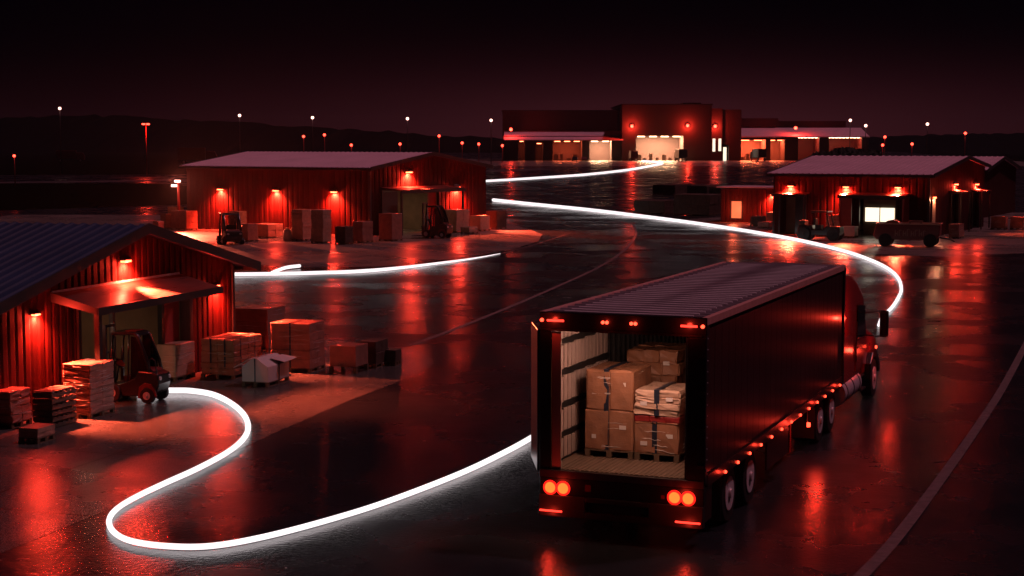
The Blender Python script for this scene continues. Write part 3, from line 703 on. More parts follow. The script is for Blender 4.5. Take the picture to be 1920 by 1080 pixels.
MG = 'pallet loads outside the middle shed'
for a in [
 ('lit carton block at the left corner of the middle shed', -25.02, 124.09, 1.18, 1.7, 1.45, 'card_red', (2, 2, 3)),
 ('tallest small stack behind the carton block at the left corner of the middle shed', -26.34, 127.53, .9, .9, 1.62, 'card', (1, 1, 3)),
 ('middle step of the stepped stacks left of the middle shed', -26.6, 125., .6, .6, 1.18, 'card_red', (1, 1, 3)),
 ('lowest leftmost stack of the stepped stacks left of the middle shed', -26.7, 122.7, .6, .6, .72, 'card_red', (1, 1, 2)),
 ('low wide dark red stack between the small tractor and the pale sacks', -17.16, 113.88, 1.59, 1.65, .96, 'card_red', (2, 2, 2)),
 ('left one of the twin tall wrapped stacks by the middle shed wall', -14.25, 110.1, .95, 1.0, 2.12, 'card_pale', (1, 1, 7)),
 ('right one of the twin tall wrapped stacks by the middle shed wall', -12.61, 107.42, .86, 1.06, 2.21, 'card_pale', (1, 2, 7)),
 ('dark stack right of the twin tall wrapped stacks', -10.98, 106.14, .8, .9, 1.18, 'card_dark', (1, 1, 3)),
 ('stepped red carton pile left of the big red block by the middle shed', -9.91, 108.04, 1.12, .86, 1.41, 'card_red', (1, 1, 3)),
 ('tall smooth red block left of the doorway of the middle shed', -8.21, 109.89, 1.16, 1.14, 1.86, 'card_red', (1, 1, 1)),
 ('wide bright topped load right of the forklift at the middle shed', -4.15, 120.54, 1.68, 1.31, 1.68, 'card_pale', (2, 1, 2)),
 ('low flat load in front of the bright topped load at the middle shed', -3.11, 118.6, 1.08, .8, .5, 'card_pale', (1, 1, 1)),
 ('bright orange-lit box near the right end of the middle shed', -2.4, 122.43, 1.25, .98, 1.16, 'card_pale', (1, 1, 1)),
 ('dark box farthest right outside the middle shed', -1.2, 125.2, 1.37, .99, 1.4, 'card_dark', (1, 1, 2))]:
    load(a[0], a[1], a[2], 56, a[3], a[4], a[5], a[6], a[7], MG, jit=.012, seam=.02)
for i, (dx, dy, l) in enumerate(((-15.22, 110.05, 'left one of the two pale bulging sacks by the middle shed'), (-14.85, 110.5, 'right one of the two pale bulging sacks by the middle shed'))):
    t = thing('sack', l, 'sack', (dx, dy, 0), 56, 'pale sacks by the middle shed')
    vs = []; fs = []; n = 10; rows = [(0, .2), (.15, .27), (.4, .28), (.62, .27), (.76, .2), (.82, .07)]
    for z, r in rows:
        for j in range(n): vs.append((r*math.cos(2*math.pi*j/n)*1.0, r*math.sin(2*math.pi*j/n)*1.15, z))
    for q in range(len(rows)-1):
        for j in range(n): fs.append((q*n+j, q*n+(j+1) % n, (q+1)*n+(j+1) % n, (q+1)*n+j))
    fs += [tuple(range(n-1, -1, -1)), tuple(range((len(rows)-1)*n, len(rows)*n))]
    MB().add(vs, fs, True).build('sack_body', M['white_card'], t)
    MB().cyl((0, 0, .81), (0, 0, .9), .05, .09, 8).build('tied_neck', M['white_card'], t)
RG = 'pallet loads outside the right shed'
for a in [
 ('lit topped carton pile between the annex and the small doorway of the right shed', 21.2, 131., 2.01, .9, 1.05, 'card_pale', (2, 1, 3)),
 ('dark low pile in front of the annex window', 19.6, 129.5, 1.5, .8, .8, 'card_dark', (2, 1, 2)),
 ('lowest flat pile in front of the lit topped cartons by the annex', 19.81, 126.5, 1.6, .9, .5, 'card_red', (2, 1, 1)),
 ('tall carton load just behind the tow tractor', 23.0, 115.6, 1.5, 1.0, 1.5, 'card_red', (1, 1, 3)),
 ('pale carton right of the tow tractor', 23.63, 113.6, 1.0, .9, .8, 'white_card', (1, 1, 1)),
 ('dark red carton behind the right end of the cart', 30.9, 113., 1.6, .7, 1.0, 'card_red', (1, 1, 2)),
 ('left one of the two dim crates at the far right edge', 37.3, 124.5, 1.0, 1.1, 1.0, 'card_red', (1, 1, 2)),
 ('right one of the two dim crates at the far right edge', 38.7, 124.4, .9, 1.0, .95, 'card_red', (1, 1, 2))]:
    load(a[0], a[1], a[2], 62, a[3], a[4], a[5], a[6], a[7], RG, jit=.012, seam=.02)
DG = 'dark crates parked in the middle of the yard'
for a in [
 ('dark crate row behind the annex, left and farthest one', 20.5, 209, 5.4, 3.2, 1.3), ('dark crate pile in the middle of the yard left of the annex', 23.1, 197, 4.4, 2.6, 1.5),
 ('small dark crate nearest the annex', 23.5, 185, 2.2, 1.5, 1.6), ('long low dark crate pile beside the long glowing line', 13.8, 154, 4.2, 3.2, 1.2), ('dark crate pile between the glowing line and the annex', 17.2, 150, 3.6, 3.6, 1.9)]:
    load(a[0], a[1], a[2], 62, a[3], a[4], a[5], 'card_dark', (3, 2, 2), DG, jit=.02, seam=.03)

# ------------------------------------------------------------------ vehicles
def wheel(parent, x, y, r, wd, side, rimm='rim', rr=.58):
    w_ = MB(); w_.cyl((x, y-wd/2, r), (x, y+wd/2, r), r, n=28)
    o = w_.build('wheel', M['rubber'], parent, .02)
    q = MB(); e = side*(wd/2+.004)
    q.cyl((x, y+e-side*.01, r), (x, y+e+side*.012, r), r*rr, n=24); q.cyl((x, y+e+side*.012, r), (x, y+e+side*.05, r), r*.2, r*.16, n=12)
    q.build('rim', M[rimm], o)
    return o

def forklift(label, x, y, rz, s=1., bodym='black', mast=True):
    """counterweight at +x, mast and forks at -x; built 1.75 m long, 0.72 wide, 1.8 high"""
    t = thing('forklift', label, 'forklift', (x, y, 0), rz, 'forklifts and tractors in the yard')
    t.scale = (s, s, s)
    MB().prism([(-.62, .16), (.55, .16), (.82, .28), (.88, .5), (.86, .74), (.7, .8), (.3, .82), (.2, .62), (-.1, .5), (-.3, .44), (-.62, .44)], -.33, .33).build('body', M[bodym], t, .035)
    MB().prism([(.3, .825), (.7, .805), (.66, .86), (.34, .87)], -.26, .26).build('hood', M['body_red'], t, .01)
    MB().prism([(.3, .12), (.35, .42), (.5, .52), (.7, .5), (.8, .36), (.84, .2), (.8, .16), (.72, .34), (.58, .42), (.46, .38), (.38, .12)], -.385, -.335).build('fender', M['body_red'], t, .008)
    cg = MB()
    for sy in (-1, 1):
        cg.tube([(-.5, sy*.3, .44), (-.48, sy*.3, 1.2), (-.4, sy*.28, 1.74), (.16, sy*.28, 1.77), (.3, sy*.29, 1.7), (.56, sy*.31, 1.05), (.62, sy*.31, .8)], .048, 6)
        cg.tube([(.0, sy*.3, .55), (.02, sy*.29, 1.2), (.04, sy*.28, 1.74)], .024, 6)
    cg.build('cab_frame', M['black'], t)
    MB().prism([(-.46, 1.72), (.26, 1.745), (.32, 1.7), (.26, 1.79), (-.1, 1.815), (-.46, 1.79)], -.33, .33).build('cab_roof', M['black'], t, .015)
    box('roof_plate', M['body_red'], t, (-.1, -.2, 1.812), (.2, .2, 1.83))
    for sy in (-1, 1): MB().prism([(.08, .62), (.55, .8), (.5, 1.1), (.24, 1.68), (.1, 1.7)], sy*.3-.004, sy*.3+.004).build('side_window', M['glass'], t)
    st = MB().b2((-.2, -.2, .5), (.2, .2, .66)); st.build('seat', M['rubber'], t, .03)
    MB().prism([(.12, .6), (.24, .6), (.32, 1.15), (.22, 1.15)], -.2, .2).build('seat_back', M['rubber'], t, .03)
    MB().tube([(-.5, 0, .5), (-.4, 0, .95)], .025, 6).cyl((-.42, 0, .93), (-.38, 0, .97), .15, n=14).build('steering_wheel', M['black'], t)
    MB().tube([(.64, -.3, .82), (.66, -.36, 1.12), (.74, -.4, 1.17), (.82, -.38, 1.1), (.84, -.34, .76)], .016, 6).build('guard_rail', M['steel'], t)
    for sy in (-1, 1):
        MB().cyl((.865, sy*.24, .64), (.9, sy*.24, .64), .05, n=12).build('rear_light', M['rim'], t)
        wheel(t, .58, sy*.34, .2, .15, sy, 'rim', .5); wheel(t, -.42, sy*.33, .24, .17, sy, 'rim', .5)
    if mast:
        mm = MB()
        for sy in (-1, 1): mm.b2((-.74, sy*.22-.04, .08), (-.64, sy*.22+.04, 1.95))
        for z in (.5, 1.2, 1.88): mm.b2((-.73, -.2, z), (-.66, .2, z+.06))
        m_ = mm.build('mast', M['black'], t)
        for sy in (-1, 1): MB().b2((-.8, sy*.16-.04, .12), (-.76, sy*.16+.04, .6)).b2((-1.45, sy*.16-.04, .1), (-.76, sy*.16+.04, .13)).build('fork', M['steel'], m_)
        MB().b2((-.79, -.3, .25), (-.745, .3, .31)).b2((-.79, -.3, .6), (-.745, .3, .66)).build('carriage', M['steel'], m_)
    return t
forklift('black forklift backing out of the doorway of the nearest shed', -9.72, 41.45, -18+2, 1.0)
forklift('dark forklift at the doorway of the middle shed', -5.3, 113.3, -34+8, 1.25)
t = forklift('small dark tractor facing the camera beside the side wall of the middle shed', -18.5, 106.6, -68, 1.45, mast=False); t.scale = (1.5, 1.7, 1.12)
t['category'] = 'tractor'
load('open topped bin on the trailer behind the small tractor at the middle shed', -17.9, 109.3, 56, 1.0, 1.3, 1.2, 'card_red', (1, 1, 2), MG)
load('narrow stack with lit top behind the small tractor at the middle shed', -18.9, 112.2, 56, .8, .9, 1.9, 'card_dark', (1, 1, 3), MG)

# tow tractor by the right shed
t = thing('tow_tractor', 'dark tow tractor with square cab frame parked outside the right shed', 'tractor', (21.0, 110.6, 0), -28, 'forklifts and tractors in the yard')
MB().prism([(-1.5, .35), (1.4, .35), (1.5, .6), (1.45, .95), (.5, 1.0), (.3, .75), (-.45, .75), (-.5, 1.05), (-1.4, 1.0), (-1.5, .7)], -.5, .5).build('body', M['black'], t, .04)
cg = MB()
for sy in (-1, 1): cg.tube([(-.5, sy*.5, .7), (-.5, sy*.5, 1.9), (.55, sy*.5, 1.95), (.75, sy*.5, .95)], .05, 6)
cg.build('cab_frame', M['steel'], t)
box('cab_roof', M['black'], t, (-.62, -.58, 1.93), (.65, .58, 2.0))
for sy in (-1, 1): wheel(t, -1.0, sy*.55, .45, .25, sy, 'rubber', .5); wheel(t, 1.05, sy*.55, .42, .25, sy, 'rubber', .5)
box('seat', M['rubber'], t, (-.3, -.3, .76), (.1, .3, 1.05)); box('seat_back', M['rubber'], t, (-.4, -.3, 1.06), (-.28, .3, 1.5))
MB().b2((-1.42, -.42, 1.0), (-1.0, .42, 1.35)).build('tool_box', M['card_dark'], t, .03)

# cart
t = thing('cart', 'long dull red wheeled cart with faded lettering outside the right shed', 'cart', (25.4, 104.2, 0), -20)
MB().prism([(-1.9, .45), (1.75, .45), (2.0, .75), (2.05, 1.3), (1.95, 1.42), (-1.85, 1.42), (-2.0, 1.2), (-2.1, .7)], -.75, .75).build('body', M['body_red'], t, .05)
rm = MB().b2((-1.98, -.84, 1.42), (2.08, -.7, 1.5)).b2((-1.98, .7, 1.42), (2.08, .84, 1.5)).b2((-1.98, -.7, 1.42), (-1.86, .7, 1.5)).b2((1.95, -.7, 1.42), (2.08, .7, 1.5))
rm.build('rim_rail', M['card_pale'], t, .02)
for sx in (-1.35, 1.45):
    for sy in (-1, 1): wheel(t, sx, sy*.72, .42, .2, sy, 'rubber', .6)
let = MB(); rnd = random.Random(9); x = -.75
for k in range(8):      # the faded, unreadable lettering as worn strokes
    h_ = .34+.12*rnd.random()
    let.b2((x, -.758, .68), (x+.05, -.752, .68+h_))
    if k % 2: let.b2((x+.05, -.758, .66+h_), (x+.17, -.752, .7+h_))
    else: let.b2((x+.05, -.758, .82), (x+.15, -.752, .87)).b2((x+.15, -.758, .7), (x+.19, -.752, .98))
    x += .25
let.build('faded_lettering', M['card_red'], t)
hd = MB().b2((-.0, -.3, 1.6), (.9, .3, 1.64)); hd.build('canopy_top', M['canopy'], t)
MB().cyl((.1, -.25, 1.4), (.1, -.25, 1.61), .02, n=6).cyl((.8, -.25, 1.4), (.8, -.25, 1.61), .02, n=6).cyl((.1, .25, 1.4), (.1, .25, 1.61), .02, n=6).cyl((.8, .25, 1.4), (.8, .25, 1.61), .02, n=6).build('canopy_leg', M['steel'], t)
MB().prism([(-1.5, 1.43), (-.5, 1.43), (-.6, 1.6), (-.9, 1.7), (-1.3, 1.62)], -.4, .4).build('heaped_goods', M['card'], t, .04)
MB().tube([(1.95, 0, .6), (2.6, 0, .5), (2.9, 0, .35)], .05, 6).build('drawbar', M['steel'], t)

# ------------------------------------------------------------------ the truck
T1 = (3.122-.0, 25.978); yaw = math.degrees(.378)
WD, LT, ZF, ZT = 2.84, 12.25, 1.12, 3.77
t = thing('semi_truck', 'dark red semi truck with open rear doors and loaded trailer in the foreground', 'truck', (T1[0], T1[1], 0), 90-yaw)
TR = t
P = lambda name, m, a, b, bevel=0, par=None: box(name, M[m], par or t, a, b, bevel)
# local: x forward from the rear, y left from the right side skin
mb = MB(); n = 26                                   # right skin: lightly pressed panels
def skin(y, out, name):
    vs = []; fs = []; xs = []
    for i in range(n):
        a = .12+(LT-.14)*i/n; b_ = .12+(LT-.14)*(i+1)/n
        xs += [(a, 0), (a+.012, .006*out), (b_-.012, .006*out)]
    xs.append((LT-.02, 0))
    for x, o in xs: vs += [(x, y+o, ZF+.1), (x, y+o, ZT-.16), (x, y-out*.03, ZT-.16), (x, y-out*.03, ZF+.1)]
    for i in range(len(xs)-1):
        for k in range(4): fs.append((4*i+k, 4*i+(k+1) % 4, 4*i+4+(k+1) % 4, 4*i+4+k))
    fs += [(0, 1, 2, 3), tuple(4*len(xs)-4+k for k in range(4))]
    return MB().add(vs, fs).build(name, M['truck_side'], t)
skin(0.012, -1, 'trailer_side_wall'); skin(WD-.012, 1, 'trailer_side_wall')
# corner castings, rails
P('trailer_top_rail', 'rail_glint', (.0, -.02, ZT-.1), (LT, .075, ZT+.035), .012); P('trailer_top_rail', 'rail_glint', (.0, WD-.075, ZT-.1), (LT, WD+.02, ZT+.035), .012)
P('trailer_bottom_rail', 'truck_side', (.1, -.02, ZF-.1), (LT, .08, ZF+.1), .006); P('trailer_bottom_rail', 'truck_side', (.1, WD-.08, ZF-.1), (LT, WD+.02, ZF+.1), .006)
P('trailer_front_wall', 'truck_side', (LT-.06, .05, ZF), (LT, WD-.05, ZT-.02))
P('corner_post', 'black', (LT-.02, -.03, ZF-.1), (LT+.12, .1, ZT-.02), .01)
# roof with transverse ribs
vs = []; fs = []; k = 0
x = .14
while x < LT-.05:
    for q, o in ((0, 0), (.2, 0), (.24, .05), (.3, .05), (.34, 0)):
        c_ = .0
        vs += [(x+q, .055, ZT-.03+o), (x+q, WD/2, ZT+.0+o), (x+q, WD-.055, ZT-.03+o)]
        if k:
            o_ = 3*(k-1); fs += [(o_, o_+1, o_+4, o_+3), (o_+1, o_+2, o_+5, o_+4)]
        k += 1
    x += .37
MB().add(vs, fs).build('trailer_roof', M['truck_roof'], t)
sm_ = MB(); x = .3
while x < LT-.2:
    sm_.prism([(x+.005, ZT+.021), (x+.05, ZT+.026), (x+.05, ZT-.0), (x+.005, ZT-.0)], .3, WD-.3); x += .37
sm_.build('rib_highlights', M['seam'], t)
# rear frame
P('rear_header', 'black', (-.02, -.015, ZT-.25), (.16, WD+.015, ZT+.025), .012)
P('header_trim', 'steel', (-.03, .06, ZT-.285), (.1, WD-.06, ZT-.25))
P('rear_post', 'black', (-.02, -.015, ZF-.05), (.14, .335, ZT-.25), .01); P('rear_post', 'black', (-.02, WD-.19, ZF-.05), (.14, WD+.015, ZT-.25), .01)
P('post_lining', 'liner', (.0, WD-.36, ZF+.03), (.03, WD-.2, ZT-.3))
rv = MB()
for z in [1.3+.18*i for i in range(13)]: rv.cyl((.05, -.016, z), (.05, -.022, z), .012, n=8)
rv.build('rivet_row', M['rim'], t)
P('deck', 'deck', (.0, .1, ZF-.06), (LT-.06, WD-.1, ZF+.03))
sl_ = MB()
for i in range(26): sl_.b2((.02, .36+i*.086, ZF+.031), (2.5, .36+i*.086+.05, ZF+.039))
sl_.build('deck_slats', M['deck'], t)
P('sill', 'rail', (-.06, .0, ZF-.1), (-.001, WD, ZF+.02), .006)
# inner walls: pale liner panels between dark rails, ribs deeper inside
IH = ZT-.1
for r_, (z0, z1) in enumerate(((1.2, 1.55), (1.66, 2.05), (2.17, 2.62), (2.74, 3.16), (3.27, 3.56))):
    mb = MB()
    for i in range(15): mb.b2((.2+i*.2, WD-.13, z0+.008*(i % 2)), (.2+i*.2+.165, WD-.09, z1-.01*((i*7) % 3)))
    mb.build('liner_panel', M['liner'], t)
P('inner_wall', 'trim', (.15, WD-.084, ZF), (LT-.07, WD-.05, IH)); P('inner_wall', 'trim', (.15, .045, ZF), (LT-.07, .08, IH))
for z in (1.58, 2.09, 2.66, 3.2): P('cargo_rail', 'steel', (.16, WD-.134, z-.02), (3.25, WD-.092, z+.07))
mb = MB()
for i in range(28): mb.b2((3.3+i*.3, WD-.13, ZF+.03), (3.36+i*.3, WD-.085, IH))
mb.build('wall_ribs', M['steel'], t)
P('inner_ceiling', 'trim', (.16, .05, IH), (LT-.07, WD-.05, IH+.03))
P('bright_edge', 'rail', (.142, .3, ZF+.1), (.17, .345, ZT-.3))
# left door leaf folded outward
dr = bpy.data.objects.new('rear_door', None); COL.objects.link(dr); bpy.data.objects.remove(dr)
dd = MB().b2((0, -.03, ZF-.03), (1.3, .03, ZT-.28)).build('rear_door', M['black'], t, .01)
dd.location = (.03, WD+.045, 0); dd.rotation_euler = (0, 0, R(25.5))
d2_ = MB().b2((.75, -.045, ZF+.1), (.98, -.031, ZT-.42)).build('reflection_stripe', M['cab'], dd, .003)  # red stripe painted in for lamp light reflected on the leaf
MB().cyl((1.18, -.07, ZF+.0), (1.18, -.07, ZT-.32), .018, n=8).build('lock_rod', M['steel'], dd)
MB().b2((.95, -.1, 2.42), (1.22, -.07, 2.46)).build('handle', M['steel'], dd, .004)
# right door leaf folded flat along the side, only its thin rear edge in view
P('rear_door', 'black', (-.045, -.012, ZF+.0), (-.022, .3, ZT-.3), .006)
mb = MB()
for z in (1.35, 1.95, 2.55, 3.15): mb.b2((-.07, .0, z), (-.046, .12, z+.05))
mb.build('hinges', M['steel'], t)
# header lamps
def lampbox(name, m, a, b): return box(name, M[m], t, a, b, .006)
lampbox('marker_bar', 'bar', (-.04, 2.42, ZT-.13), (-.021, 2.72, ZT-.095)); lampbox('marker_bar', 'bar', (-.04, .14, ZT-.13), (-.021, .42, ZT-.095))
for y in (1.74, 1.67, 1.25, 1.18): MB().cyl((-.021, y, ZT-.11), (-.045, y, ZT-.11), .027, n=12).build('marker_lamp', M['marker'], t)
for y in (.05, WD-.03): MB().cyl((-.021, y, ZT-.11), (-.045, y, ZT-.11), .03, n=12).build('marker_lamp', M['marker'], t)
# side marker row
for i in range(13):
    x = 1.25+i*.885
    o = MB().cyl((x, -.021, 1.06), (x, -.05, 1.06), .03, .022, n=10).build('side_marker', M['marker'], t)
for i in range(0, 13, 3): light('POINT', 'marker_glow', (1.25+i*.885, -.14, 1.05), RED, .5, .03, t)
# bumper
P('tail_panel', 'black', (-.04, .0, ZF-.42), (.1, WD, ZF-.105), .01)
mbp = MB().b2((-.09, .0, .36), (.05, .92, .72)).b2((-.09, 2.02, .36), (.05, WD, .72)).b2((-.09, .92, .64), (.05, 2.02, .72)).b2((-.09, .92, .36), (.05, 2.02, .47))
mbp.build('bumper', M['trim'], t, .012)
P('bumper_recess', 'black', (-.02, .92, .47), (.04, 2.02, .64))
for y in (2.65, 2.42, .49, .26):
    tl = MB().cyl((-.041, y, .84), (-.075, y, .84), .095, .085, n=24).build('tail_light', M['tail'], t)
    MB().cyl((-.0405, y, .84), (-.055, y, .84), .125, n=24).build('halo_ring', M['ring'], tl)
for y in (2.53, .37): light('POINT', 'tail_glow', (-.32, y, .84), RED, 3, .1, t)
lampbox('bumper_bar', 'bar', (-.115, 2.42, .44), (-.092, 2.82, .47)); lampbox('bumper_bar', 'bar', (-.115, .04, .44), (-.092, .46, .47))
for y in (2.62, .25): light('POINT', 'bar_glow', (-.22, y, .42), RED, 2, .05, t)
for y in (2.62, .3): light('POINT', 'header_glow', (-.14, y, ZT-.11), RED, 3, .04, t)
for y in (1.7, 1.22): light('POINT', 'header_glow', (-.12, y, ZT-.11), RED, .8, .03, t)
P('reflector', 'body_red', (-.05, 1.93, .82), (-.041, 2.03, .93)); P('reflector', 'body_red', (-.05, .66, .8), (-.041, .72, .86))
P('mud_guard', 'truck_side', (.12, .02, .42), (.55, .05, ZF-.1), .01)
# chassis and wheels
MB().b2((.3, .85, .62), (LT+4.5, 1.05, .9)).build('frame_rail', M['black'], t); MB().b2((.3, WD-1.05, .62), (LT+4.5, WD-.85, .9)).build('frame_rail', M['black'], t)
P('underside', 'black', (.12, .1, ZF-.16), (LT, WD-.1, ZF-.065))
for x in (2.15, 3.7):
    for y, sd in ((.26, -1), (.56, -1), (WD-.26, 1), (WD-.56, 1)): wheel(t, x, y, .5, .26, sd, 'rim', .6)
    MB().cyl((x, .2, .5), (x, WD-.2, .5), .07, n=10).build('axle', M['black'], t)
for x in (10.35, 11.7):
    for y, sd in ((.26, -1), (.56, -1), (WD-.26, 1), (WD-.56, 1)): wheel(t, x, y, .48, .26, sd, 'rim', .6)
wheel(t, 17.25, .2, .5, .28, -1, 'rim', .6); wheel(t, 17.25, WD-.2, .5, .28, 1, 'rim', .6)
P('side_skirt', 'truck_side', (4.7, .04, .42), (6.6, .08, ZF-.1), .01)
P('mud_flap', 'rubber', (9.55, .1, .2), (9.58, .7, .95)); P('mud_flap', 'rubber', (1.45, .1, .15), (1.48, .7, .9))
P('landing_leg', 'body_red', (8.0, .3, .15), (8.12, .42, 1.0)); P('landing_leg', 'steel', (8.0, WD-.42, .15), (8.12, WD-.3, 1.0))
mk = MB().cyl((8.3, .0, .72), (8.3, -.06, .72), .055, .045, n=14).build('side_lamp', M['marker'], t)
P('lamp_bracket', 'steel', (8.26, .0, .78), (8.34, .06, ZF-.1))
light('POINT', 'side_lamp_glow', (8.3, -.2, .72), RED, 14, .05, t)
# tractor unit
yc = WD/2
prof = [(13.0, .75), (16.9, .62), (17.75, .62), (18.35, .7), (18.5, 1.05), (18.35, 1.45), (17.9, 1.62), (16.75, 1.86), (16.45, 2.45), (16.1, 2.85), (15.4, 3.15), (14.5, 3.4), (13.6, 3.5), (13.15, 3.42), (13.0, 3.2)]
MB().prism(prof, .18, WD-.18).build('cab', M['cab'], t, .12)
P('cab_fairing', 'cab', (12.82, .14, .95), (13.06, .2, 3.2), .02)
MB().prism([(13.4, 1.95), (14.35, 1.98), (14.35, 2.62), (13.4, 2.62)], .165, .179).build('sleeper_window', M['cab'], t, .01)
MB().prism([(15.2, 1.75), (16.45, 1.7), (16.2, 2.5), (15.2, 2.6)], .15, .179).build('side_window', M['glass'], t, .01)
MB().prism([(16.83, 1.95), (16.5, 2.45), (16.52, 2.47), (16.87, 1.95)], .4, WD-.4).build('windscreen', M['glass'], t)
MB().prism([(15.05, .95), (16.6, .95), (16.6, 1.65), (15.05, 1.68)], .158, .179).build('door', M['cab'], t, .012)
MB().b2((15.15, .13, 1.5), (15.35, .157, 1.53)).build('handle', M['steel'], t)
P('grab_rail', 'rail', (15.0, .13, 1.2), (15.03, .16, 2.2))
MB().tube([(16.35, .18, 2.28), (16.4, -.22, 2.34)], .02, 6).tube([(16.35, .18, 1.72), (16.4, -.22, 1.7)], .02, 6).build('mirror_arm', M['steel'], t)
mr = MB().b2((16.32, -.42, 1.68), (16.46, -.2, 2.36)).build('mirror', M['black'], t, .04)
P('mirror_glass', 'glass', (16.312, -.4, 1.74), (16.319, -.22, 2.3), 0, None)
MB().prism([(16.55, .55), (16.6, .95), (16.95, 1.2), (17.55, 1.2), (17.95, .9), (18.1, .6), (17.9, .58), (17.75, .85), (17.45, 1.05), (17.05, 1.05), (16.78, .85), (16.7, .55)], .04, .179).build('wheel_arch', M['black'], t, .02)
MB().cyl((13.3, .42, .62), (15.6, .42, .62), .33, n=24).build('fuel_tank', M['alu'], t, .02)
sp_ = MB()
for x in (13.6, 14.45, 15.3): sp_.cyl((x, .42, .62), (x+.06, .42, .62), .34, n=24)
sp_.build('tank_strap', M['steel'], t)
P('step', 'steel', (15.7, .12, .35), (16.4, .45, .4), .01); P('step', 'steel', (15.7, .16, .68), (16.4, .45, .72), .01)
P('side_lamp', 'marker', (13.3, .15, 2.42), (13.5, .178, 2.46)); light('POINT', 'cab_fill', (13.4, -.35, 2.44), RED, 10, .04, t)  # marker and its light added in place of a reflection, brightening the cab
MB().cyl((12.72, .5, .9), (12.72, .5, 3.4), .07, n=14).build('exhaust_pipe', M['black'], t)
o = MB().cyl((17.2, .03, 1.32), (17.2, -.01, 1.32), .04, n=10).build('side_lamp', M['marker'], t)
P('headlight', 'white_head', (18.3, .25, .85), (18.46, .6, 1.05), .03); P('headlight', 'white_head', (18.3, WD-.6, .85), (18.46, WD-.25, 1.05), .03)
light('SPOT', 'head_beam', (18.7, .4, .95), (1, .3, .2), 160, .08, t, rot=(0, R(-72), 0), spot=100, blend=.8)
light('POINT', 'cab_marker_glow', (17.2, -.35, 1.2), RED, 8, .06, t)
# cargo lamp inside the trailer
P('cargo_lamp', 'window_white', (.5, 1.2, IH-.05), (1.0, 1.7, IH-.02), .01)
light('AREA', 'cargo_light', (.35, 1.1, IH-.12), (1, .52, .38), 34, .9, t, rot=(0, R(-26), 0), sy=1.2)
light('POINT', 'cargo_fill', (.3, 1.5, 3.5), (1, .55, .42), 30, .035, t)
# trailer cargo: things of their own, standing on the deck
import mathutils
Tm = Matrix.Translation((T1[0], T1[1], 0)) @ Matrix.Rotation(R(90-yaw), 4, 'Z')
def tl(label, x, y, z, dx, dy, ht, m, cells, **k):
    p = Tm @ Vector((x, y, z)); o = load(label, p.x, p.y, 90-yaw, dx, dy, ht, m, cells, 'loads inside the trailer', z=p.z, **k)
    if ht > .4:
        for q in (-.27, .3):
            zl = ht*(.62 if q < 0 else .4); box('label', M['white_card'], o, (-dx*.485-.02, q*dy-.07, zl), (-dx*.485-.014, q*dy+.05, zl+.07))  # white patches put in for faint highlights on the cartons
    return o
FZ = ZF+.041
tl('brown wrapped carton with dark strap at the lower left inside the trailer', 1.75, 2.03, FZ, 1.1, .88, .82, 'card', (1, 2, 1), straps_y=(0.06,), jit=.008, bulge=.012)
tl('brown strapped carton stacked on the lower left load in the trailer', 1.75, 2.03, FZ+.835, 1.1, .86, .68, 'card', (1, 2, 1), straps_y=(.06,), pal=False, jit=.008, bulge=.012)
tl('wrapped brown carton at the lower right inside the trailer', 1.7, 1.17, FZ, 1.0, .8, .66, 'card', (1, 2, 1), straps_y=(.05,), jit=.014, bulge=.012)
tl('thin red banded layer between the two right loads in the trailer', 1.7, 1.17, FZ+.675, 1.0, .82, .1, 'strap_red', (2, 3, 1), pal=False, jit=.004)
tl('pale wrapped bundle on top of the right load in the trailer', 1.7, 1.17, FZ+.79, 1.05, .8, .42, 'card_pale', (2, 2, 4), straps_y=(.0,), pal=False, jit=.016, bulge=.01)
tl('tall carton stack hidden behind the front loads inside the trailer', 3.8, 1.85, FZ, 1.1, 1.0, .95, 'card_red', (2, 2, 2), jit=.01)
tl('crumpled wrapped carton highest at the back of the trailer', 3.75, 1.85, FZ+.965, 1.15, .95, .68, 'card', (2, 3, 3), pal=False, jit=.02, bulge=.012)
tl('narrow red and white stack at the right side inside the trailer', 2.1, .45, FZ, 1.0, .5, 1.2, 'card_red', (1, 1, 4), jit=.012)
tl('pale cartons stacked at the right inner wall of the trailer', 3.3, .42, FZ, .9, .5, 2.0, 'card_pale', (1, 1, 5), jit=.012)

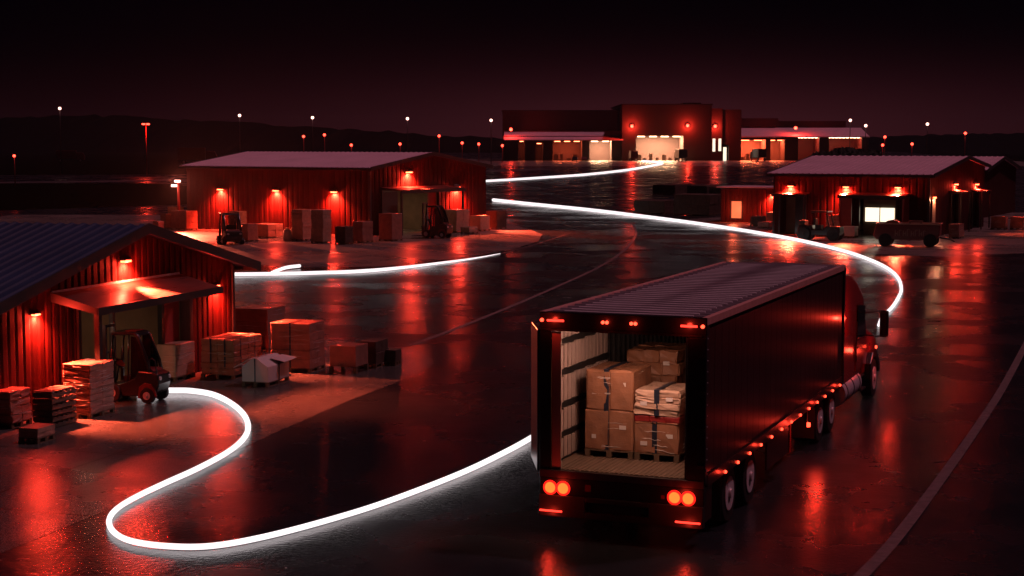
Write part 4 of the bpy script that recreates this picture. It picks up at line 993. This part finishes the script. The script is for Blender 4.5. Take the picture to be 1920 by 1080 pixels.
# ------------------------------------------------------------------ distant warehouse, about 600 m off
FW = thing('warehouse', 'huge dim distant warehouse with bright loading bays on the horizon', 'warehouse', (0, 610, 0), 0)
px = lambda p: (p-960)*.2
zy = lambda y: 6.6-(y-268)*.2
fp = lambda name, m, a, b, par=None: box(name, M[m], par or FW, a, b)
def bay(x0, x1, zt, zb=.0, depth=14, em='strip', pw=1., y=0, nl=3, back='wall_far'):
    bw = fp('bay_wall', back, (x0, y+depth, 0), (x1, y+depth+.3, zt+1))
    fp('bay_wall', back, (x0-.2, y+.4, 0), (x0, y+depth, zt+1)); fp('bay_wall', back, (x1, y+.4, 0), (x1+.2, y+depth, zt+1)); fp('bay_ceiling', back, (x0, y+.4, zt+.6), (x1, y+depth, zt+1))
    for i in range(nl):
        xx = x0+(x1-x0)*(i+.5)/nl
        fp('strip_light', em, (xx-(x1-x0)/nl*.3, y+3, zt-.35), (xx+(x1-x0)/nl*.3, y+4, zt-.1))
    if x1-x0 > 9:
        for i in range(1, 0): fp('bay_column', back, (x0+(x1-x0)*i/nl-.25, y+depth*.45, 0), (x0+(x1-x0)*i/nl+.25, y+depth*.45+.5, zt+.6))
        mbx = MB(); rb = random.Random(int(x0*7))
        for i in range(int((x1-x0)/2.4)):
            xx = x0+.6+i*2.4; mbx.b2((xx, y+5, 0), (xx+rb.uniform(.9, 1.9), y+7, rb.uniform(.8, 2.6)))
        tag(mbx.build('stored_goods', M['card_dark'], FW), kind='stuff')
    light('AREA', 'bay_light', ((x0+x1)/2, y+depth*.5, zt+.4), (1, .5, .26) if em == 'strip' else (1, .13, .045), 6000*pw*(x1-x0)/10, (x1-x0)*.8, FW, sy=6)
def facade(x0, x1, top, y, openings, m='wall_far', thick=.4):
    """front wall with real openings: piers and lintels"""
    xs = [x0]+[v for o in openings for v in (o[0], o[1])]+[x1]; mb = MB()
    for a, b_ in zip(xs[0::2], xs[1::2]): mb.b2((a, y, 0), (b_, y+thick, top))
    for o in openings: mb.b2((o[0], y, o[2]), (o[1], y+thick, top))
    return mb.build('facade', M[m], FW)
# left block
o1 = [(px(972), px(984), zy(264)), (px(1004), px(1018), zy(268)), (px(1036), px(1091), zy(264)), (px(1105), px(1146), zy(264))]
facade(px(942), px(1164), 9.2, 0, o1)
bay(o1[0][0], o1[0][1], o1[0][2], em='strip_red', pw=.5, nl=1); bay(o1[1][0], o1[1][1], o1[1][2], em='strip_red', pw=.3, nl=1); bay(o1[2][0], o1[2][1], o1[2][2], em='strip_red', pw=.8, nl=3); bay(o1[3][0], o1[3][1], o1[3][2], em='strip', pw=4, nl=2)
MB().prism([(-5, 7.4), (-5, 7.8), (10, 11.2), (10, 9.0)], px(945), px(1166), 'x').build('front_canopy', M['roof_pale'], FW)
fp('upper_wall', 'wall_far', (px(942), 10.2, 9.2), (px(1160), 50, zy(208)))
fp('roof_cap', 'trim', (px(940), 10, zy(208)), (px(1162), 50.4, zy(206)))
fp('sign_band', 'wall_far', (px(1033), 9.9, zy(244)), (px(1100), 10.15, zy(238)))
# tall middle block
o2 = [(px(1190), px(1278), zy(255))]
facade(px(1164), px(1330), zy(198), -4, o2)
bay(o2[0][0], o2[0][1], o2[0][2], em='strip', pw=5, nl=4, y=-4, depth=18)
fp('block_body', 'wall_far', (px(1166), 14.8, 0), (px(1328), 60, zy(199)))
fp('roof_cap', 'trim', (px(1162), -4.4, zy(198)), (px(1332), 60, zy(196)))
fp('roof_plant', 'wall_far', (px(1285), 10, zy(196)), (px(1318), 20, zy(192)))
# pier block with slots
o3 = [(px(1321), px(1329), zy(258))]
mb = MB().b2((px(1332), -1, 0), (px(1352), 30, zy(204))).b2((px(1365), 0, 0), (px(1388), 30, zy(206))).b2((px(1352), 0, zy(272)), (px(1365), 30, zy(206)))
mb.build('facade', M['wall_far'], FW)
fp('slot_window', 'window_white', (px(1334), -1.1, zy(284)), (px(1339), -1.01, zy(260))); fp('slot_window', 'window_white', (px(1345), -1.1, zy(283)), (px(1350), -1.01, zy(260)))
fp('lit_door', 'window_white', (px(1356), 2, 0), (px(1362), 2.2, zy(276)))
# right wing
o4 = [(px(1389), px(1437), zy(262)), (px(1446), px(1473), zy(262)), (px(1498), px(1538), zy(257)), (px(1556), px(1618), zy(257))]
facade(px(1386), px(1630), 9.2, 4, o4)
bay(o4[0][0], o4[0][1], o4[0][2], em='strip_red', pw=5, nl=2, y=4); bay(o4[1][0], o4[1][1], o4[1][2], em='strip_red', pw=3, nl=2, y=4); bay(o4[2][0], o4[2][1], o4[2][2], em='strip', pw=1.2, nl=6, y=4, back='door_red'); bay(o4[3][0], o4[3][1], o4[3][2], em='strip', pw=1.2, nl=9, y=4, back='door_red')
MB().prism([(0, 8.6), (0, 9.0), (16, 12.4), (16, 9.2)], px(1388), px(1628), 'x').build('front_canopy', M['roof_pale'], FW)
fp('upper_wall', 'wall_far', (px(1390), 16.2, 9.2), (px(1470), 60, zy(221))); fp('upper_wall', 'wall_far', (px(1470), 17, 9.2), (px(1600), 60, zy(226)))
FG = 'red lamps on the distant warehouse'
def far_lamp(xp, yp, y, label, pw=9000):
    t_ = thing('wall_lamp', label, 'wall lamp', (px(xp), 610+y-.6, zy(yp)), -90, FG)
    MB().cyl((0, 0, 0), (.5, 0, 0), .55, .6, n=12).build('lens', M['red_head'], t_); MB().b2((-.6, -.5, -.3), (0, .5, .3)).build('housing', M['trim'], t_)
    light('POINT', 'far_glow', (1.6, 0, -.3), RED, pw*.45, .4, t_)
far_lamp(958, 243, 0, 'red lamp at the left end of the distant warehouse', 5000)
far_lamp(1182, 237, -4, 'red lamp left above the brightest bay of the distant warehouse'); far_lamp(1285, 236, -4, 'red lamp right above the brightest bay of the distant warehouse')
far_lamp(1338, 237, -1, 'red lamp over the two lit slots of the distant warehouse'); far_lamp(1492, 240, 4, 'red lamp on the right wing of the distant warehouse')
for xp, yp in ((1012, 270), (942, 273)):
    pass

# ------------------------------------------------------------------ lamp posts, each at its own distance
LG = 'lamp posts around the yards'
def post(xp, yp, d, red, label, base=True, wide=1.0):
    z = 6.6-(yp-268)*d/3050; X = (xp-960)*d/3050
    t_ = thing('lamp_post', label, 'lamp post', (X, d, 0), 0, LG)
    k = d/330
    MB().cyl((0, 0, 0), (0, 0, z-.1*k), .1*k, .06*k, n=8).build('pole', M['door_red' if red else 'steel'], t_)
    if wide > 1:
        MB().b2((-.5*k*wide, -.12*k, z-.13*k), (.5*k*wide, .12*k, z-.07*k)).build('cross_arm', M['steel'], t_)
        for sx in (-.3, .3): MB().box((sx*k*wide, -.12*k, z), (.42*k*wide, .4*k, .3*k)).build('lamp_head', M['red_head'], t_, .05*k)
    else:
        MB().cyl((-.12*k, 0, z-.1*k), (.12*k, 0, z-.04*k), .05*k, n=6).build('bracket', M['steel'], t_)
        MB().cyl((0, .1*k, z), (0, -.3*k, z), .3*k*(1 if wide == 1 else .85), .26*k, n=14).build('lamp_head', M['red_head' if red else 'white_head'], t_, .08*k)
    return t_
post(117, 204, 352, 0, 'tall white lamp post farthest left on the horizon')
post(452, 217, 440, 0, 'white lamp post above the left end of the middle shed')
post(588, 221, 470, 0, 'white lamp post above the middle of the long pale roof')
post(765, 223, 480, 0, 'white lamp post above the right part of the long pale roof')
post(921, 226, 500, 0, 'white lamp post just left of the distant warehouse')
post(1591, 226, 560, 0, 'taller of the two white lamp posts right of the warehouse'); post(1620, 236, 600, 0, 'lower of the two white lamp posts right of the warehouse')
post(1735, 233, 480, 0, 'white lamp post above the pale roof of the right shed')
p_ = post(277, 233, 335, 1, 'tall red lamp post with twin heads standing alone on the left', wide=1.5)
light('POINT', 'post_glow', (0, -1, 9.6), RED, 900, .3, p_)
for a in ((1806, 250, 420, 1, 'red lamp post above the peak of the right shed'), (1656, 257, 560, 1, 'upper one of two small red lamps right of the warehouse'), (1652, 272, 420, 1, 'lower one of two small red lamps right of the warehouse'),
          (1707, 270, 420, 1, 'small red lamp between the warehouse and the right shed peak'), (824, 255, 520, 1, 'red lamp above the gable peak of the middle shed'), (751, 270, 460, 1, 'small low red lamp behind the pale roof right of its middle'),
          (660, 272, 430, 1, 'small low red lamp behind the middle of the pale roof'), (610, 253, 600, 1, 'faint upper red lamp near the middle of the horizon'), (571, 256, 580, 1, 'faint red lamp left of the middle of the horizon'),
          (898, 270, 480, 1, 'red lamp low on the left of the warehouse'), (867, 268, 520, 1, 'dim red lamp between the middle shed peak and the warehouse'), (30, 292, 250, 1, 'low red lamp at the left edge of the field'), (-1, 248, 300, 1, 'red lamp cut by the left edge of the picture'), (942, 273, 560, 1, 'small red lamp at the foot of the left end of the warehouse')):
    post(*a, wide=.7)

# ------------------------------------------------------------------ far parked vehicles and bushes
def far_truck(label, X, Y, rz, s=1., m='body_red'):
    t_ = thing('parked_truck', label, 'truck', (X, Y, 0), rz, 'trucks parked far off'); t_.scale = (s, s, s)
    MB().b2((-3.5, -1.2, 1.0), (2.0, 1.2, 3.4)).build('cargo_box', M[m], t_, .05)
    MB().prism([(2.1, .7), (4.3, .7), (4.4, 1.6), (3.9, 2.7), (2.1, 2.8)], -1.1, 1.1).build('cab', M[m], t_, .08)
    box('windscreen', M['glass'], t_, (4.0, -1, 1.7), (4.12, 1, 2.4))
    for x in (-2.3, 3.2):
        for sy in (-1, 1): wheel(t_, x, sy*1.0, .5, .3, sy)
far_truck('dim box truck parked on the field road behind the left lamp post', -152, 560, 12, 1.2, 'body_red')
far_truck('dim box truck parked left of the long pale roof', -97, 500, 8, 1.5)
far_truck('dark truck backed to the brightest bay of the distant warehouse', 61, 590, 95, 1.3, 'black')
far_truck('dark truck by the orange bay of the right wing of the warehouse', 90, 596, 100, 1.3, 'black')
far_truck('red truck left of the brightest bay of the warehouse', 44, 592, 92, 1.1)
def far_car(label, X, Y, rz, m='body_red'):
    t_ = thing('parked_car', label, 'car', (X, Y, 0), rz, 'cars parked at the warehouse')
    MB().prism([(-2.2, .4), (2.2, .4), (2.25, .9), (1.3, 1.1), (.8, 1.6), (-1.2, 1.65), (-2.0, 1.1), (-2.25, .9)], -.9, .9).build('body', M[m], t_, .08)
    MB().prism([(-1.0, 1.1), (1.1, 1.1), (.75, 1.55), (-1.1, 1.58)], -.92, -.905).build('window', M['glass'], t_)
    for x in (-1.4, 1.4):
        for sy in (-1, 1): wheel(t_, x, sy*.8, .34, .22, sy)
far_car('left one of two dark cars in front of the warehouse', 22.5, 585, 90, 'black'); far_car('right one of two dark cars in front of the warehouse', 25.8, 585, 90)
def bush(label, X, Y, wd, ht, seed):
    t_ = thing('tree', label, 'tree', (X, Y, 0), 0, 'dark trees in front of the distant warehouse')
    MB().cyl((0, 0, 0), (0, 0, ht*.5), .35, .2, n=8).build('trunk', M['wood'], t_)
    rnd = random.Random(seed); vs = []; fs = []
    for i in range(900):
        a = rnd.uniform(0, 6.283); u = rnd.uniform(-1, 1); r = rnd.random()**.35
        c = Vector((math.cos(a)*math.sqrt(1-u*u)*wd/2*r, math.sin(a)*math.sqrt(1-u*u)*wd/2*r, ht*.55+u*ht*.45*r))
        c.x += math.sin(c.z*1.3+seed)*.5; s_ = rnd.uniform(.3, .7)
        e1 = Vector((rnd.uniform(-1, 1), rnd.uniform(-1, 1), rnd.uniform(-1, 1))).normalized()*s_; e2 = e1.orthogonal().normalized()*s_
        o = len(vs); vs += [c-e1, c+e2, c+e1, c-e2]; fs.append((o, o+1, o+2, o+3))
    MB().add(vs, fs).build('crown', M['bark'], t_, fix=False)
for i, (xp, d, wd, ht, l) in enumerate(((1540, 480, 6, 4.0, 'small dark tree left of the bigger trees before the right wing'), (1580, 470, 9, 5.4, 'biggest dark round tree before the right wing of the warehouse'), (1607, 460, 8, 4.8, 'dark tree right of the biggest one before the right wing'), (1632, 450, 8, 4.6, 'dark tree at the right end of the row before the warehouse'))):
    bush(l, (xp-960)*d/3050, d, wd, ht, i)
hz = MB().b2((-2400, -40, -1), (2400, 1090, 24)).build('haze', M['asphalt']); tag(hz, kind='stuff')
hm = bpy.data.materials.new('night_haze'); hm.use_nodes = True; hn = hm.node_tree.nodes; hn.remove(hn['Principled BSDF'])
pv = hn.new('ShaderNodeVolumePrincipled'); pv.inputs['Density'].default_value = .00013; pv.inputs['Color'].default_value = (.42, .5, .6, 1); pv.inputs['Anisotropy'].default_value = .5
hm.node_tree.links.new(pv.outputs['Volume'], hn['Material Output'].inputs['Volume']); hz.data.materials[0] = hm


# ------------------------------------------------------------------ render settings
sc.view_settings.view_transform = 'Standard'; sc.view_settings.look = 'None'; sc.view_settings.exposure = 0; sc.view_settings.gamma = 1
sc.cycles.use_denoising = True
sc.cycles.max_bounces = 5; sc.cycles.diffuse_bounces = 2; sc.cycles.glossy_bounces = 3; sc.cycles.transmission_bounces = 2
sc.cycles.sample_clamp_indirect = 4; sc.cycles.caustics_reflective = False; sc.cycles.caustics_refractive = False
sc.cycles.use_light_tree = True
